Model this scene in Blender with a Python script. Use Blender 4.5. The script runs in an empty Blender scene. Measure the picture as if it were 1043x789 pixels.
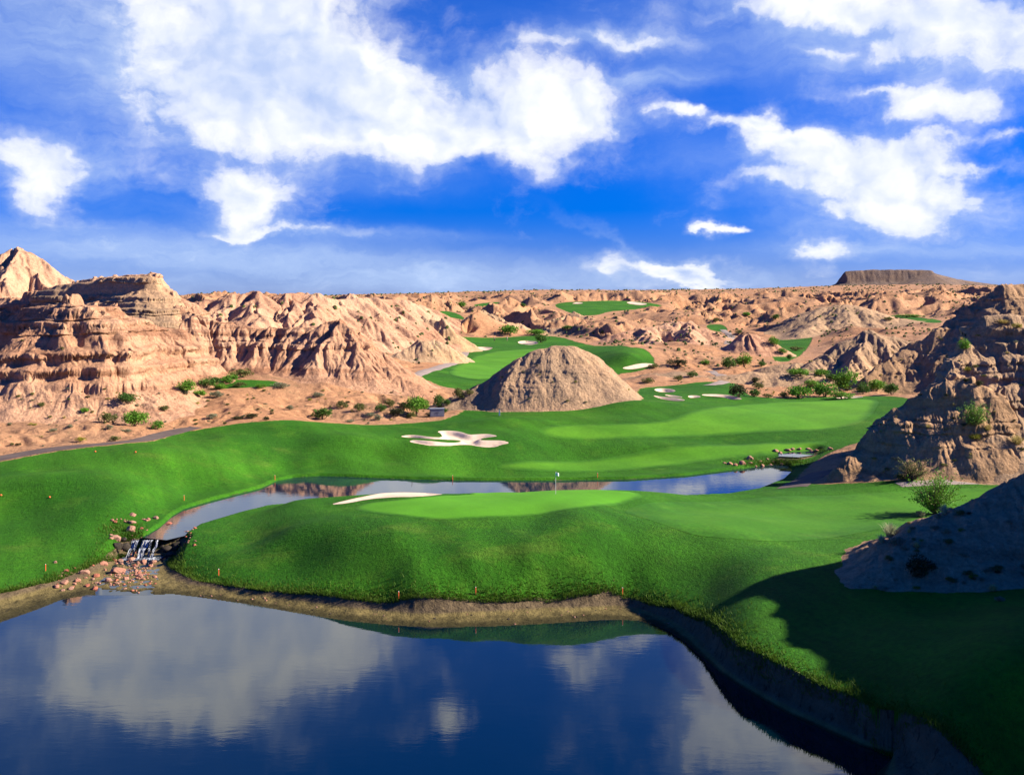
import bpy, bmesh, math, random
import numpy as np
from mathutils import Vector, Matrix
from mathutils.geometry import delaunay_2d_cdt

random.seed(7)
R = math.radians
SC = bpy.context.scene
COL = SC.collection

# ------------------------------------------------------------------ camera
F, CX, HY, H = 1050.0, 521.5, 305.0, 24.0      # focal length in photo pixels, centre column, horizon row, eye height
cam_data = bpy.data.cameras.new('camera')
cam = bpy.data.objects.new('camera', cam_data)
COL.objects.link(cam)
cam.location = (0, 0, H)
cam.rotation_euler = (R(90), 0, 0)
cam_data.sensor_width = 36.0
cam_data.lens = F / 1043.0 * 36.0
cam_data.shift_y = -(394.5 - HY) / 1043.0
cam_data.clip_start = 0.5
cam_data.clip_end = 30000
SC.camera = cam

# ------------------------------------------------------------------ light
SUN_AZ, SUN_EL = 86.0, 30.0                     # clockwise from the view direction, above the horizon
sd = bpy.data.lights.new('sun', 'SUN')
sd.energy = 5.0
sd.angle = R(0.5)
sd.color = (1.0, 0.88, 0.72)
sun = bpy.data.objects.new('sun', sd)
COL.objects.link(sun)
to_sun = Vector((math.sin(R(SUN_AZ)) * math.cos(R(SUN_EL)), math.cos(R(SUN_AZ)) * math.cos(R(SUN_EL)), math.sin(R(SUN_EL))))
sun.rotation_euler = to_sun.to_track_quat('Z', 'Y').to_euler()
sun.location = (200, -40, 200)

SC.view_settings.view_transform = 'Standard'
SC.view_settings.look = 'None'
SC.view_settings.gamma = 1.0
SC.view_settings.use_curve_mapping = False
SC.view_settings.exposure = 1.5
SKY_STRENGTH = 0.052

# ------------------------------------------------------------------ node helper
class NT:
    def __init__(s, tree):
        s.t = tree
    def n(s, typ, **kw):
        nd = s.t.nodes.new(typ)
        for k, v in kw.items():
            setattr(nd, k, v)
        return nd
    def link(s, a, b):
        s.t.links.new(a, b)
    def put(s, sock, v):
        if v is None:
            return
        if hasattr(v, 'links') or isinstance(v, bpy.types.NodeSocket):
            s.t.links.new(v, sock)
        else:
            if isinstance(v, (tuple, list)) and len(v) == 3 and len(sock.default_value) == 4:
                v = (*v, 1)
            sock.default_value = v
    def m(s, op, a, b=None, c=None, clamp=False):
        nd = s.n('ShaderNodeMath', operation=op, use_clamp=clamp)
        s.put(nd.inputs[0], a); s.put(nd.inputs[1], b)
        if c is not None:
            s.put(nd.inputs[2], c)
        return nd.outputs[0]
    def vm(s, op, a, b=None, scale=None):
        nd = s.n('ShaderNodeVectorMath', operation=op)
        s.put(nd.inputs[0], a)
        if b is not None:
            s.put(nd.inputs[1], b)
        if scale is not None:
            s.put(nd.inputs['Scale'], scale)
        return nd.outputs[0]
    def mix(s, f, a, b, mode='MIX'):
        nd = s.n('ShaderNodeMix', data_type='RGBA', blend_type=mode)
        s.put(nd.inputs[0], f); s.put(nd.inputs[6], a); s.put(nd.inputs[7], b)
        return nd.outputs[2]
    def smooth(s, v, lo, hi):
        nd = s.n('ShaderNodeMapRange', interpolation_type='SMOOTHSTEP')
        s.put(nd.inputs[0], v); s.put(nd.inputs[1], lo); s.put(nd.inputs[2], hi)
        return nd.outputs[0]
    def noise(s, vec, scale, detail=4, rough=0.55, dist=0.0, lac=2.0):
        nd = s.n('ShaderNodeTexNoise')
        s.put(nd.inputs['Vector'], vec)
        nd.inputs['Scale'].default_value = scale
        nd.inputs['Detail'].default_value = detail
        nd.inputs['Roughness'].default_value = rough
        nd.inputs['Distortion'].default_value = dist
        nd.inputs['Lacunarity'].default_value = lac
        return nd.outputs[0]
    def sep(s, v):
        nd = s.n('ShaderNodeSeparateXYZ'); s.put(nd.inputs[0], v); return nd.outputs
    def comb(s, x, y, z):
        nd = s.n('ShaderNodeCombineXYZ')
        s.put(nd.inputs[0], x); s.put(nd.inputs[1], y); s.put(nd.inputs[2], z)
        return nd.outputs[0]

# ------------------------------------------------------------------ sky with clouds, by direction
def az_el(px, py):
    az = math.atan((px - CX) / F)
    return math.degrees(az), math.degrees(math.atan((HY - py) / F * math.cos(az)))

# soft cloud bodies: photo px, py, half width, half height, tilt (deg), weight
CLOUDS = [
    (225, 70, 90, 66, 10, .60), (300, 60, 95, 52, 22, .70), (370, 75, 72, 46, 24, .70), (290, 122, 95, 36, 4, .70), (210, 128, 60, 26, 0, .5),
    (395, 118, 55, 44, 10, .62), (455, 145, 50, 26, 12, .5), (220, 5, 110, 34, 8, .5), (205, -62, 130, 46, -8, 1.0), (110, -80, 90, 36, 0, .7), (310, -28, 90, 30, -16, .95), (180, -110, 70, 24, -15, .7), (390, -30, 60, 26, 30, .3),
    (555, 98, 62, 46, 8, .85), (525, 140, 52, 32, 10, .68), (600, 112, 34, 40, 0, .62), (545, 170, 30, 20, 10, .45), (480, 108, 44, 36, 0, .55),
    (640, 38, 62, 11, 5, .58), (560, 45, 34, 8, 0, .45),
    (28, 155, 62, 24, 0, .72), (45, 190, 30, 32, 0, .68),
    (240, 190, 58, 20, 0, .75), (258, 208, 34, 26, 20, .78), (280, 237, 110, 5, 1, .55),
    (693, 112, 19, 8, 0, .85), (733, 235, 20, 4.5, 0, .8),
    (770, 121, 24, 14, 0, .95), (732, 124, 20, 8, 0, .8), (800, 143, 46, 12, 4, .62), (862, 155, 80, 22, 4, .72), (925, 152, 50, 12, 2, .6),
    (870, 185, 76, 30, 10, .6), (925, 180, 55, 24, 10, .6), (945, 212, 56, 20, -4, .66), (955, 238, 44, 11, 0, .55), (852, 214, 16, 8, 0, .5), (770, 186, 44, 8, 0, .55), (905, 228, 30, 14, 0, .42),
    (958, 108, 72, 17, 4, .72), (905, 95, 30, 5, 0, .5), (1000, 165, 40, 5, 0, .5), (1020, 135, 40, 4, 0, .4),
    (895, 55, 20, 11, 0, .62), (838, 60, 24, 7, 0, .5), (985, 40, 90, 30, 4, .66), (900, 14, 120, 20, 4, .66), (1040, 55, 60, 26, 0, .6), (790, 4, 80, 14, 0, .5),
    (960, -80, 150, 60, 0, .8), (860, -140, 120, 50, 0, .8), (780, -80, 70, 22, -10, .5), (740, -150, 120, 34, 20, .5), (630, -45, 50, 9, 10, .62), (590, -62, 36, 14, 0, .6), (455, -125, 14, 18, 0, .8),
    (672, 274, 60, 9, 3, .85), (700, 282, 50, 12, 0, .85), (840, 262, 26, 11, 0, .7),
]
SHADE = [(250, 70, 80, 40, 10, .75), (190, 60, 60, 60, 0, .6), (470, 105, 40, 34, 10, .8), (515, 75, 30, 30, 0, .35), (300, 20, 60, 24, 20, .4), (330, 110, 50, 14, 0, .3),
    (870, 185, 70, 22, 10, .55), (930, 30, 120, 30, 0, .5), (225, 195, 20, 14, 0, .5), (30, 180, 30, 22, 0, .45), (830, 165, 40, 12, 0, .4), (700, 282, 60, 8, 0, .5)]
VEILS = [
    (60, 288, 200, 10, 2, .5), (240, 262, 230, 10, 3, .75), (430, 276, 130, 8, 3, .75), (480, 283, 130, 6, 2, .6), (140, 252, 150, 6, 2, .55), (310, 175, 100, 16, 5, .2),
    (300, 262, 300, 16, 3, .5), (60, 172, 55, 34, 0, .55), (690, 282, 80, 10, 2, .7), (20, 40, 90, 30, 0, .4), (90, 20, 80, 40, 0, .45),
    (150, 55, 120, 75, 10, .62), (240, 70, 90, 70, 0, .5), (40, 60, 100, 30, 8, .25), (30, 165, 60, 40, 0, .35), (455, 100, 70, 40, 10, .5), (360, 160, 90, 22, 5, .35),
    (240, 215, 55, 26, 0, .5), (290, 238, 140, 7, 1, .62), (255, 268, 260, 17, 5, .72), (430, 283, 170, 13, 3, .66), (100, 250, 110, 9, 0, .45), (120, 290, 140, 14, 0, .35),
    (660, 80, 50, 10, -6, .7), (640, 120, 70, 14, 0, .3), (620, 38, 80, 12, 6, .4), (690, 278, 90, 13, 2, .6), (760, 285, 60, 8, 0, .5), (640, 262, 60, 5, 30, .4),
    (870, 195, 95, 48, 10, .62), (930, 230, 90, 26, 0, .5), (830, 165, 80, 26, 0, .45), (900, 255, 120, 8, 0, .5), (985, 256, 80, 6, 0, .5), (1000, 282, 80, 9, 0, .5), (700, 160, 60, 16, 5, .22),
    (900, 35, 160, 34, 4, .62), (990, 80, 80, 26, 0, .4), (950, -70, 240, 90, 0, .6), (840, 60, 60, 14, 0, .25), (150, -80, 200, 60, 0, .5), (480, 294, 120, 8, 0, .4), (580, 290, 160, 9, 0, .35),
]

def build_world():
    w = bpy.data.worlds.new('World')
    SC.world = w
    w.use_nodes = True
    w.cycles.sampling_method = 'NONE'
    t = w.node_tree
    t.nodes.clear()
    N = NT(t)
    out = N.n('ShaderNodeOutputWorld')
    bg = N.n('ShaderNodeBackground')
    bg.inputs[1].default_value = SKY_STRENGTH
    N.link(bg.outputs[0], out.inputs[0])
    sky = N.n('ShaderNodeTexSky', sky_type='NISHITA')
    sky.sun_disc = False
    sky.sun_elevation = R(SUN_EL)
    sky.sun_rotation = R(SUN_AZ)
    sky.altitude = 900
    sky.air_density = 1.0
    sky.dust_density = 0.25
    sky.ozone_density = 3.0
    hs = N.n('ShaderNodeHueSaturation')
    hs.inputs['Hue'].default_value = 0.508
    hs.inputs['Saturation'].default_value = 1.32
    hs.inputs['Value'].default_value = 1.0
    d = N.n('ShaderNodeTexCoord').outputs['Generated']
    x, y, z = N.sep(d)
    tcol = N.mix(N.smooth(z, -0.02, 0.30), (0.36, 0.46, 0.95), (0.62, 0.71, 1.12))
    tint = N.mix(1.0, sky.outputs[0], tcol, 'MULTIPLY')
    N.link(tint, hs.inputs['Color'])
    skyc = hs.outputs[0]

    az = N.m('MULTIPLY', N.m('ARCTAN2', x, y), 180 / math.pi)
    el = N.m('MULTIPLY', N.m('ARCSINE', z), 180 / math.pi)
    # noise space in degrees, flattened towards the horizon
    flat = N.m('ADD', 1.0, N.m('DIVIDE', 5.0, N.m('ADD', N.m('ABSOLUTE', el), 3.0)))
    q = N.comb(az, N.m('MULTIPLY', el, flat), 0.0)
    warp = N.n('ShaderNodeTexNoise'); N.put(warp.inputs['Vector'], q)
    warp.inputs['Scale'].default_value = 0.22; warp.inputs['Detail'].default_value = 5; warp.inputs['Roughness'].default_value = 0.6
    wv = N.vm('SUBTRACT', warp.outputs['Color'], (0.5, 0.5, 0.5))
    wx, wy, _ = N.sep(wv)
    azw = N.m('MULTIPLY_ADD', wx, 6.0, az)
    elw = N.m('MULTIPLY_ADD', wy, 3.6, el)
    qw = N.vm('ADD', q, N.vm('SCALE', wv, scale=3.0))
    def bodies(lst, A, E, fall, union):
        tot = None
        for (px, py, rw, rh, tilt, wt) in lst:
            a, e = az_el(px, py)
            sx, sy = math.degrees(rw / F) * 1.1, math.degrees(rh / F) * 1.1
            c, s = math.cos(R(-tilt)), math.sin(R(-tilt))
            dx = N.m('SUBTRACT', A, a); dy = N.m('SUBTRACT', E, e)
            u = N.m('ADD', N.m('MULTIPLY', dx, c / sx), N.m('MULTIPLY', dy, s / sx))
            v = N.m('ADD', N.m('MULTIPLY', dx, -s / sy), N.m('MULTIPLY', dy, c / sy))
            r2 = N.m('ADD', N.m('MULTIPLY', u, u), N.m('MULTIPLY', v, v))
            g = N.m('MULTIPLY', N.m('EXPONENT', N.m('MULTIPLY', r2, fall)), wt)
            tot = g if tot is None else N.m('ADD', tot, N.m('MULTIPLY', g, N.m('SUBTRACT', 1.0, N.m('MULTIPLY', tot, union))))
        return tot
    tot = bodies(CLOUDS, azw, elw, -1.15, 0.75)
    azv = N.m('MULTIPLY_ADD', wx, 9.0, az); elv = N.m('MULTIPLY_ADD', wy, 1.6, el)
    veil = bodies(VEILS, azv, elv, -1.0, 1.0)
    shade = bodies(SHADE, azw, elw, -1.0, 0.9)
    n1 = N.noise(qw, 0.21, 12, 0.60)
    o = (0.7, 0.55, 0)
    s1 = N.noise(qw, 0.21, 3.5, 0.55); s2 = N.noise(N.vm('ADD', qw, o), 0.21, 3.5, 0.55)   # the same field a step towards the sun
    streak = N.noise(N.comb(N.m('MULTIPLY', azw, 0.12), N.m('MULTIPLY', elw, 0.9), 2.0), 1.0, 8, 0.62)
    dens = N.m('ADD', tot, N.m('MULTIPLY', N.m('SUBTRACT', n1, 0.5), 1.25))
    dens = N.m('ADD', dens, N.m('MULTIPLY', N.m('SUBTRACT', streak, 0.5), 0.35))
    cover = N.smooth(dens, 0.06, 0.98)
    cover = N.m('POWER', cover, 0.9)
    edge = N.m('SUBTRACT', N.smooth(dens, 0.40, 0.62), N.m('MULTIPLY', N.smooth(dens, 0.70, 1.25), 0.75))
    lit = N.m('ADD', N.m('MULTIPLY', N.m('SUBTRACT', s1, s2), 2.6), N.m('MULTIPLY_ADD', edge, 0.75, 0.12))
    lit = N.m('ADD', lit, N.m('MULTIPLY', N.m('SUBTRACT', n1, 0.5), 0.7))
    lit = N.m('SUBTRACT', N.m('ADD', lit, 0.22), N.m('MULTIPLY', shade, 0.75), clamp=True)
    white = N.mix(lit, (2.9, 3.9, 6.4), (7.3, 7.4, 7.5))
    vk = N.m('MULTIPLY', N.m('MULTIPLY', veil, 0.95), N.m('ADD', N.m('MULTIPLY', streak, 1.3), N.m('MULTIPLY_ADD', n1, 0.9, -0.35)), clamp=True)
    col = N.mix(vk, skyc, N.mix(N.smooth(el, 2.0, 9.0), (3.3, 4.4, 6.7), (3.4, 4.5, 6.7)))
    col = N.mix(cover, col, white)
    N.link(col, bg.inputs[0])
build_world()

# ------------------------------------------------------------------ noise
def _h(ix, iy, seed):
    h = (ix.astype(np.int64) * 374761393 + iy.astype(np.int64) * 668265263 + seed * 1442695041) & 0xffffffff
    h = ((h ^ (h >> 13)) * 1274126177) & 0xffffffff
    h = ((h ^ (h >> 16)) * 2246822519) & 0xffffffff
    return (h ^ (h >> 15)) & 0xffffffff

def pn(x, y, seed=0):
    ix = np.floor(x); iy = np.floor(y)
    fx = x - ix; fy = y - iy
    ux = fx * fx * fx * (fx * (fx * 6 - 15) + 10); uy = fy * fy * fy * (fy * (fy * 6 - 15) + 10)
    def g(ox, oy):
        a = _h(ix + ox, iy + oy, seed) * (2 * math.pi / 4294967296.0)
        return np.cos(a) * (fx - ox) + np.sin(a) * (fy - oy)
    a, b, c, d = g(0, 0), g(1, 0), g(0, 1), g(1, 1)
    return (a + (b - a) * ux + (c - a) * uy + (a - b - c + d) * ux * uy) * 1.5

def fbm(x, y, seed=0, octv=4, gain=0.5):
    s = 0; a = 1; t = 0
    for i in range(octv):
        s = s + a * pn(x, y, seed + i); t += a
        a *= gain; x = x * 2.03 + 11.3; y = y * 2.03 + 5.7
    return s / t

def ridged(x, y, seed=0, octv=4, gain=0.5):
    s = 0; a = 1; t = 0
    for i in range(octv):
        s = s + a * (1 - np.abs(pn(x, y, seed + i)) * 1.6); t += a
        a *= gain; x = x * 2.05 + 3.3; y = y * 2.05 + 7.7
    return s / t

def sst(v, lo, hi):
    t = np.clip((v - lo) / (hi - lo), 0, 1)
    return t * t * (3 - 2 * t)

def gully(x, y, dx, dy, freq, seed):
    """stripes that run along (dx, dy) turned by 90 degrees; returns the value and its derivative across"""
    px = x * freq; py = y * freq
    ix = np.floor(px); iy = np.floor(py)
    fx = px - ix; fy = py - iy
    va = 0; vb = 0; wt = 0
    for i in range(-1, 3):
        for j in range(-1, 3):
            h1 = _h(ix + i, iy + j, seed)
            hx = (h1 & 0xffff) / 65536.0 - 0.5; hy = (h1 >> 16) / 65536.0 - 0.5
            ppx = fx - i - hx * 0.9; ppy = fy - j - hy * 0.9
            w = np.exp(-2.0 * (ppx * ppx + ppy * ppy))
            mg = (ppx * dx + ppy * dy) * 2 * math.pi
            va = va + np.cos(mg) * w; vb = vb - np.sin(mg) * w; wt = wt + w
    return va / wt, vb / wt

def erode(x, y, base, freq, amp, octv=4, seed=0, gain=0.55, eps=0.6, bend=0.55):
    """height to add to base(x, y): branching gullies that follow its slope"""
    b0 = base(x, y)
    gx = (base(x + eps, y) - b0) / eps; gy = (base(x, y + eps) - b0) / eps
    sl = np.sqrt(gx * gx + gy * gy) + 1e-6
    st = sst(sl, 0.06, 0.5)
    nx, ny = gx / sl, gy / sl
    out = np.zeros_like(x); a = amp; f = freq
    for o in range(octv):
        dx, dy = -ny, nx
        v, d = gully(x, y, dx, dy, f, seed + 31 * o)
        v = v - 0.35 * np.abs(v)
        out += a * v * st
        nx = nx + bend * d * dx; ny = ny + bend * d * dy
        l = np.sqrt(nx * nx + ny * ny) + 1e-6
        nx, ny = nx / l, ny / l
        a *= gain; f *= 1.9
    return b0, out, st

# ------------------------------------------------------------------ the lie of the land
def X(px, Y): return (px - CX) / F * Y
def Z(py, Y): return H - (py - HY) / F * Y
def YZ(py, z): return (H - z) * F / (py - HY)
def W(px, py, Y): return (X(px, Y), Y, Z(py, Y))

POND_Z, UP_Z = 1.65, 2.65
# lake shore and bank lip: photo px, py (water level); photo px, py, Y
SHORE = [(-260, 655), (-80, 650), (0, 634), (40, 620), (62, 611), (90, 606), (120, 606), (150, 606), (175, 605), (200, 608), (250, 615), (300, 624), (350, 632),
         (400, 637), (440, 639), (500, 638), (560, 635), (620, 631), (650, 632), (668, 637), (682, 643), (700, 655), (735, 686), (770, 708),
         (800, 725), (850, 748), (880, 760), (912, 768), (890, 790), (880, 830), (900, 900), (1100, 960)]
LIP = [(-260, 625, 77), (-80, 618, 78.5), (0, 603, 82.8), (40, 593, 85.3), (62, 587, 87.1), (90, 577, 90.4), (125, 563, 95.2), (150, 560, 97.2), (172, 566, 95), (176, 580, 90.5), (200, 592, 86.5), (250, 598, 84), (300, 603, 82.4), (350, 608, 80.6),
       (400, 612, 79.4), (440, 613, 78.9), (500, 611.5, 79.4), (560, 609.5, 80.1), (620, 606.5, 80.9), (650, 608, 80.0), (690, 615, 77.0),
       (720, 628, 72.5), (750, 655, 65.8), (800, 680, 61.0), (850, 701, 58.2), (900, 722, 54.8), (960, 742, 51.6), (1043, 761, 48.2), (1200, 800, 47), (1300, 900, 42)]
shore_w = [(X(px, YZ(py, 0)), YZ(py, 0)) for px, py in SHORE] + [(90, 2), (-90, 2)]
lip_w = [(X(px, Y), Y) for px, py, Y in LIP] + [(110, 0), (-110, 0)]

POND_NEAR = [(148, 547), (170, 549), (186, 545), (200, 536), (240, 524), (270, 516.5), (300, 513.5), (350, 511), (420, 505.5), (500, 503.5), (580, 503), (650, 504), (690, 506), (740, 504), (770, 499), (795, 489), (806, 479)]
POND_FAR = [(800, 472), (785, 473.5), (765, 476.5), (740, 479.5), (700, 484.5), (640, 488.5), (560, 489.5), (480, 489.5), (420, 488.5), (360, 486), (325, 485), (300, 486.5), (283, 490), (268, 497), (250, 501.5), (215, 510.5), (190, 518), (178, 525), (166, 536)]
pond_w = [(X(px, YZ(py, POND_Z)), YZ(py, POND_Z)) for px, py in POND_NEAR + POND_FAR]

CTRL = [  # photo px, py, Y
    # lake bed side and bank lip
    (-260, 625, 77), (-80, 618, 78.5), (0, 603, 82.8), (40, 593, 85.3), (62, 587, 87.1), (90, 577, 90.4), (150, 560, 96.2), (200, 592, 86.5), (300, 603, 82.4), (400, 612, 79.4), (480, 611.5, 79.2), (560, 609.5, 80.1), (640, 607, 80.4),
    (690, 615, 77.0), (720, 628, 72.5), (750, 655, 65.8), (800, 680, 61.0), (850, 701, 58.2), (900, 722, 54.8), (960, 742, 51.6), (1043, 761, 48.2),
    (300, 700, 62), (0, 720, 60), (600, 720, 60),
    # left lawn
    (100, 557, 94), (50, 532, 100), (0, 560, 93), (-150, 540, 98), (100, 512, 105), (0, 503, 109), (70, 495, 111), (150, 483, 118), (0, 482, 117), (200, 463, 129), (300, 460, 138.5), (150, 515, 105.5), (200, 495, 119),
    (300, 481, 129.5), (390, 463, 138), (370, 445, 146), (420, 480, 131), (200, 446, 142), (250, 440, 146), (300, 433, 151), (300, 445, 145), (330, 452, 141.5), (260, 474, 130),
    # desert edge, left
    (0, 466, 125), (60, 442, 137), (60, 417, 152), (-100, 440, 140), (200, 422, 159), (230, 392, 181), (280, 392, 182), (190, 396, 178), (240, 405, 169), (300, 412, 171), (380, 415, 172), (430, 402, 190), (-200, 420, 155), (120, 440, 142),
    # island: mound, green, terrace, slope
    (183, 566, 92.5), (200, 540, 98), (240, 526.5, 103), (270, 519, 104.5), (300, 512, 104), (330, 516, 101.5), (300, 540, 93), (300, 572, 87.5), (230, 565, 90), (250, 545, 95.5), (360, 575, 84), (350, 545, 88.6),
    (380, 522, 95), (440, 531, 90.2), (500, 529, 90.2), (560, 523, 91), (620, 515, 95.5), (650, 506, 101), (400, 509, 101.5), (460, 505.5, 105.5), (425, 506, 104.5), (550, 499.5, 107.6), (630, 498.5, 108),
    (440, 543, 87.4), (500, 543, 87), (400, 551, 85.8), (480, 555, 84.6), (540, 540, 87.2), (440, 556, 84.8), (480, 578, 81.5), (420, 582, 81.4), (380, 592, 81.8), (480, 597, 80.4), (540, 570, 82.2), (540, 592, 81),
    (580, 522, 89.7), (570, 545, 85), (600, 570, 82.8), (600, 592, 81.2), (620, 530, 88.6), (650, 550, 85.8), (660, 580, 82.2), (680, 539, 88), (640, 520, 95.5), (690, 520, 99), (700, 562, 84), (720, 592, 79),
    (780, 551, 85), (740, 545, 86.3), (740, 520, 101), (800, 530, 97), (720, 510, 108), (800, 506, 110), (770, 575, 78.5), (770, 620, 69.5), (840, 545, 89), (900, 535, 93), (850, 515, 105),
    (840, 600, 72.5), (860, 640, 66), (900, 660, 61), (960, 640, 62.5), (960, 605, 69.8), (1043, 612, 65.5), (1043, 690, 53.5), (920, 570, 77), (1150, 620, 66),
    # right: stream side, path bench
    (850, 492, 118), (920, 497, 112.5), (1000, 488, 116), (1043, 481, 117.5), (985, 505, 108), (1043, 500, 108), (1150, 470, 118), (840, 475, 130), (1000, 460, 124),
    # main fairway
    (480, 480, 135), (560, 481, 135), (640, 480, 136), (720, 475, 137), (560, 455, 146), (640, 455, 147), (740, 450, 150), (820, 452, 147), (480, 462, 140), (480, 445, 147), (440, 452, 141), (520, 447, 146),
    (470, 434, 156), (540, 440, 152), (560, 425, 163), (640, 435, 155), (700, 430, 159), (640, 418, 168), (760, 430, 159), (850, 430, 159), (700, 413, 173), (780, 408, 182), (880, 406, 186), (700, 400, 192), (680, 395, 205), (740, 393, 206), (400, 433, 157), (430, 432, 160),
    (500, 420, 171), (660, 405, 182), (580, 405, 184), (790, 460, 144), (815, 461, 143.5),
    # second valley
    (440, 390, 214), (500, 392, 213), (560, 385, 230), (500, 370, 288), (460, 362, 310), (550, 362, 312), (500, 350, 400), (480, 345, 440), (550, 344, 450), (640, 375, 268), (640, 362, 276), (620, 356, 300), (665, 372, 272), (600, 372, 280),
    (640, 352, 330), (700, 380, 235), (760, 390, 226), (740, 370, 280), (820, 388, 230), (900, 390, 225), (780, 360, 345), (805, 355, 375), (810, 342, 450), (740, 332, 540), (700, 355, 340), (920, 360, 330), (930, 326, 480), (880, 340, 400),
    (400, 370, 260), (380, 350, 340), (300, 340, 330), (200, 350, 300), (50, 340, 300), (450, 345, 400), (-200, 330, 350), (1100, 370, 250), (1250, 380, 230),
    # far slopes and plateau
    (500, 330, 600), (580, 325, 640), (560, 318, 700), (620, 318, 700), (620, 308, 840), (680, 312, 800), (500, 312, 820), (420, 322, 600), (440, 315, 760), (300, 312, 700), (100, 310, 800), (-200, 308, 900), (700, 325, 620), (780, 325, 600), (850, 318, 640),
    (940, 305, 800), (1050, 310, 700), (1250, 310, 700), (780, 308, 850), (860, 302, 1000), (550, 296, 1300), (450, 299, 1300), (650, 297, 1300), (760, 297, 1300), (850, 292, 1350), (980, 291, 1350), (1100, 296, 1300), (1300, 300, 1300), (300, 302, 1300), (100, 303, 1400), (-200, 303, 1400),
    (550, 300, 2200), (850, 296, 2200), (980, 296, 2200), (300, 303, 2200), (-200, 304, 2200), (1250, 302, 2200), (500, 303, 6000), (-250, 304, 6000), (1300, 303, 6000), (950, 302, 6000),
    (520, 850, 40), (0, 900, 36), (1000, 900, 40), (300, 1200, 26), (900, 1200, 26), (-300, 900, 40), (1400, 900, 40),
]

def uv_of(x, y):
    return x / y * 10.0, np.log(y) * 6.0

_c = np.array([(X(a, c), c, Z(b, c)) for a, b, c in CTRL])
_lake = _c[:, 1] < 50
_cu, _cv = uv_of(_c[:, 0], _c[:, 1])
_cz = _c[:, 2].copy()
_cz[_lake] = -2.0
_cz[(np.array([c[1] for c in CTRL]) >= 690) & (_c[:, 1] > 58) & (_c[:, 1] < 63) & (_c[:, 0] < 10)] = -1.0
def _tps(du, dv):
    r2 = du * du + dv * dv
    return 0.5 * r2 * np.log(r2 + 1e-9)
_n = len(_cz)
_A = np.zeros((_n + 3, _n + 3))
_A[:_n, :_n] = _tps(_cu[:, None] - _cu[None], _cv[:, None] - _cv[None]) + np.eye(_n) * 0.003
_A[:_n, _n] = 1; _A[:_n, _n + 1] = _cu; _A[:_n, _n + 2] = _cv
_A[_n:, :_n] = _A[:_n, _n:].T
_wz = np.linalg.solve(_A, np.concatenate([_cz, np.zeros(3)]))
GU = np.linspace(-11, 11, 420); GV = np.linspace(math.log(14) * 6, math.log(9000) * 6, 900)
_gz = np.zeros((len(GV), len(GU)))
for i, v in enumerate(GV):
    _gz[i] = _tps(GU[:, None] - _cu[None], v - _cv[None]) @ _wz[:_n] + _wz[_n] + _wz[_n + 1] * GU + _wz[_n + 2] * v

def G0(x, y):
    u, v = uv_of(x, np.maximum(y, 15.0))
    fu = np.clip((u - GU[0]) / (GU[1] - GU[0]), 1, len(GU) - 3.001); fv = np.clip((v - GV[0]) / (GV[1] - GV[0]), 1, len(GV) - 3.001)
    iu = fu.astype(int); iv = fv.astype(int); tu = fu - iu; tv = fv - iv
    def wts(t):
        return (-.5 * t + t * t - .5 * t ** 3, 1 - 2.5 * t * t + 1.5 * t ** 3, .5 * t + 2 * t * t - 1.5 * t ** 3, -.5 * t * t + .5 * t ** 3)
    wu, wv = wts(tu), wts(tv)
    s = 0
    for a in range(4):
        r = 0
        for b in range(4):
            r = r + wu[b] * _gz[iv + a - 1, iu + b - 1]
        s = s + wv[a] * r
    return s

def poly_sd(x, y, poly, reach=None):
    """signed distance to a polygon, positive inside"""
    p = np.array(poly); q = np.roll(p, -1, 0)
    out = np.full(x.shape, -1e3)
    m = np.ones(x.shape, bool)
    if reach is not None:
        m = (x > p[:, 0].min() - reach) & (x < p[:, 0].max() + reach) & (y > p[:, 1].min() - reach) & (y < p[:, 1].max() + reach)
    xs, ys = x[m], y[m]
    if xs.size == 0:
        return out
    d = np.full(xs.shape, 1e9); ins = np.zeros(xs.shape, bool)
    for (ax, ay), (bx, by) in zip(p, q):
        ex, ey = bx - ax, by - ay
        t = np.clip(((xs - ax) * ex + (ys - ay) * ey) / (ex * ex + ey * ey + 1e-12), 0, 1)
        d = np.minimum(d, (xs - ax - t * ex) ** 2 + (ys - ay - t * ey) ** 2)
        if ay != by:
            c = (ay > ys) != (by > ys)
            ins ^= c & (xs < (bx - ax) * (ys - ay) / (by - ay) + ax)
    d = np.sqrt(d)
    out[m] = np.where(ins, d, -d)
    return out

def smooth_poly(pts, n=2):
    p = [np.array(a, float) for a in pts]
    for _ in range(n):
        q = []
        for i in range(len(p)):
            a, b = p[i], p[(i + 1) % len(p)]
            q += [a * .75 + b * .25, a * .25 + b * .75]
        p = q
    return p

def hit(px, py, zfun, lo=45.0, hi=5000.0):
    """where the sight line through a photo pixel meets the land (nearest hit past lo)"""
    n = 2600
    Y = np.exp(np.linspace(math.log(lo), math.log(hi), n))
    zz = zfun(X(px, Y), Y); zr = Z(py, Y)
    below = zr <= zz
    k = int(np.argmax(below))
    if not below[k]:
        k = n - 1
    if k == 0:
        return float(X(px, Y[0])), float(Y[0]), float(zz[0])
    a = (zr[k - 1] - zz[k - 1]); b = (zr[k] - zz[k]); t = a / (a - b + 1e-12)
    y = Y[k - 1] + (Y[k] - Y[k - 1]) * t
    return float(X(px, y)), float(y), float(zfun(np.array([X(px, y)]), np.array([y]))[0])

def on_land(poly, lo=45.0, hi=5000.0, sm=2):
    """photo outline -> outline on the land"""
    w = []
    for p in poly:
        if len(p) == 3:
            w.append((X(p[0], p[2]), p[2]))
        else:
            h = hit(p[0], p[1], G0, lo, hi); w.append((h[0], h[1]))
    return smooth_poly(w, sm) if sm else [np.array(a) for a in w]

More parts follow.
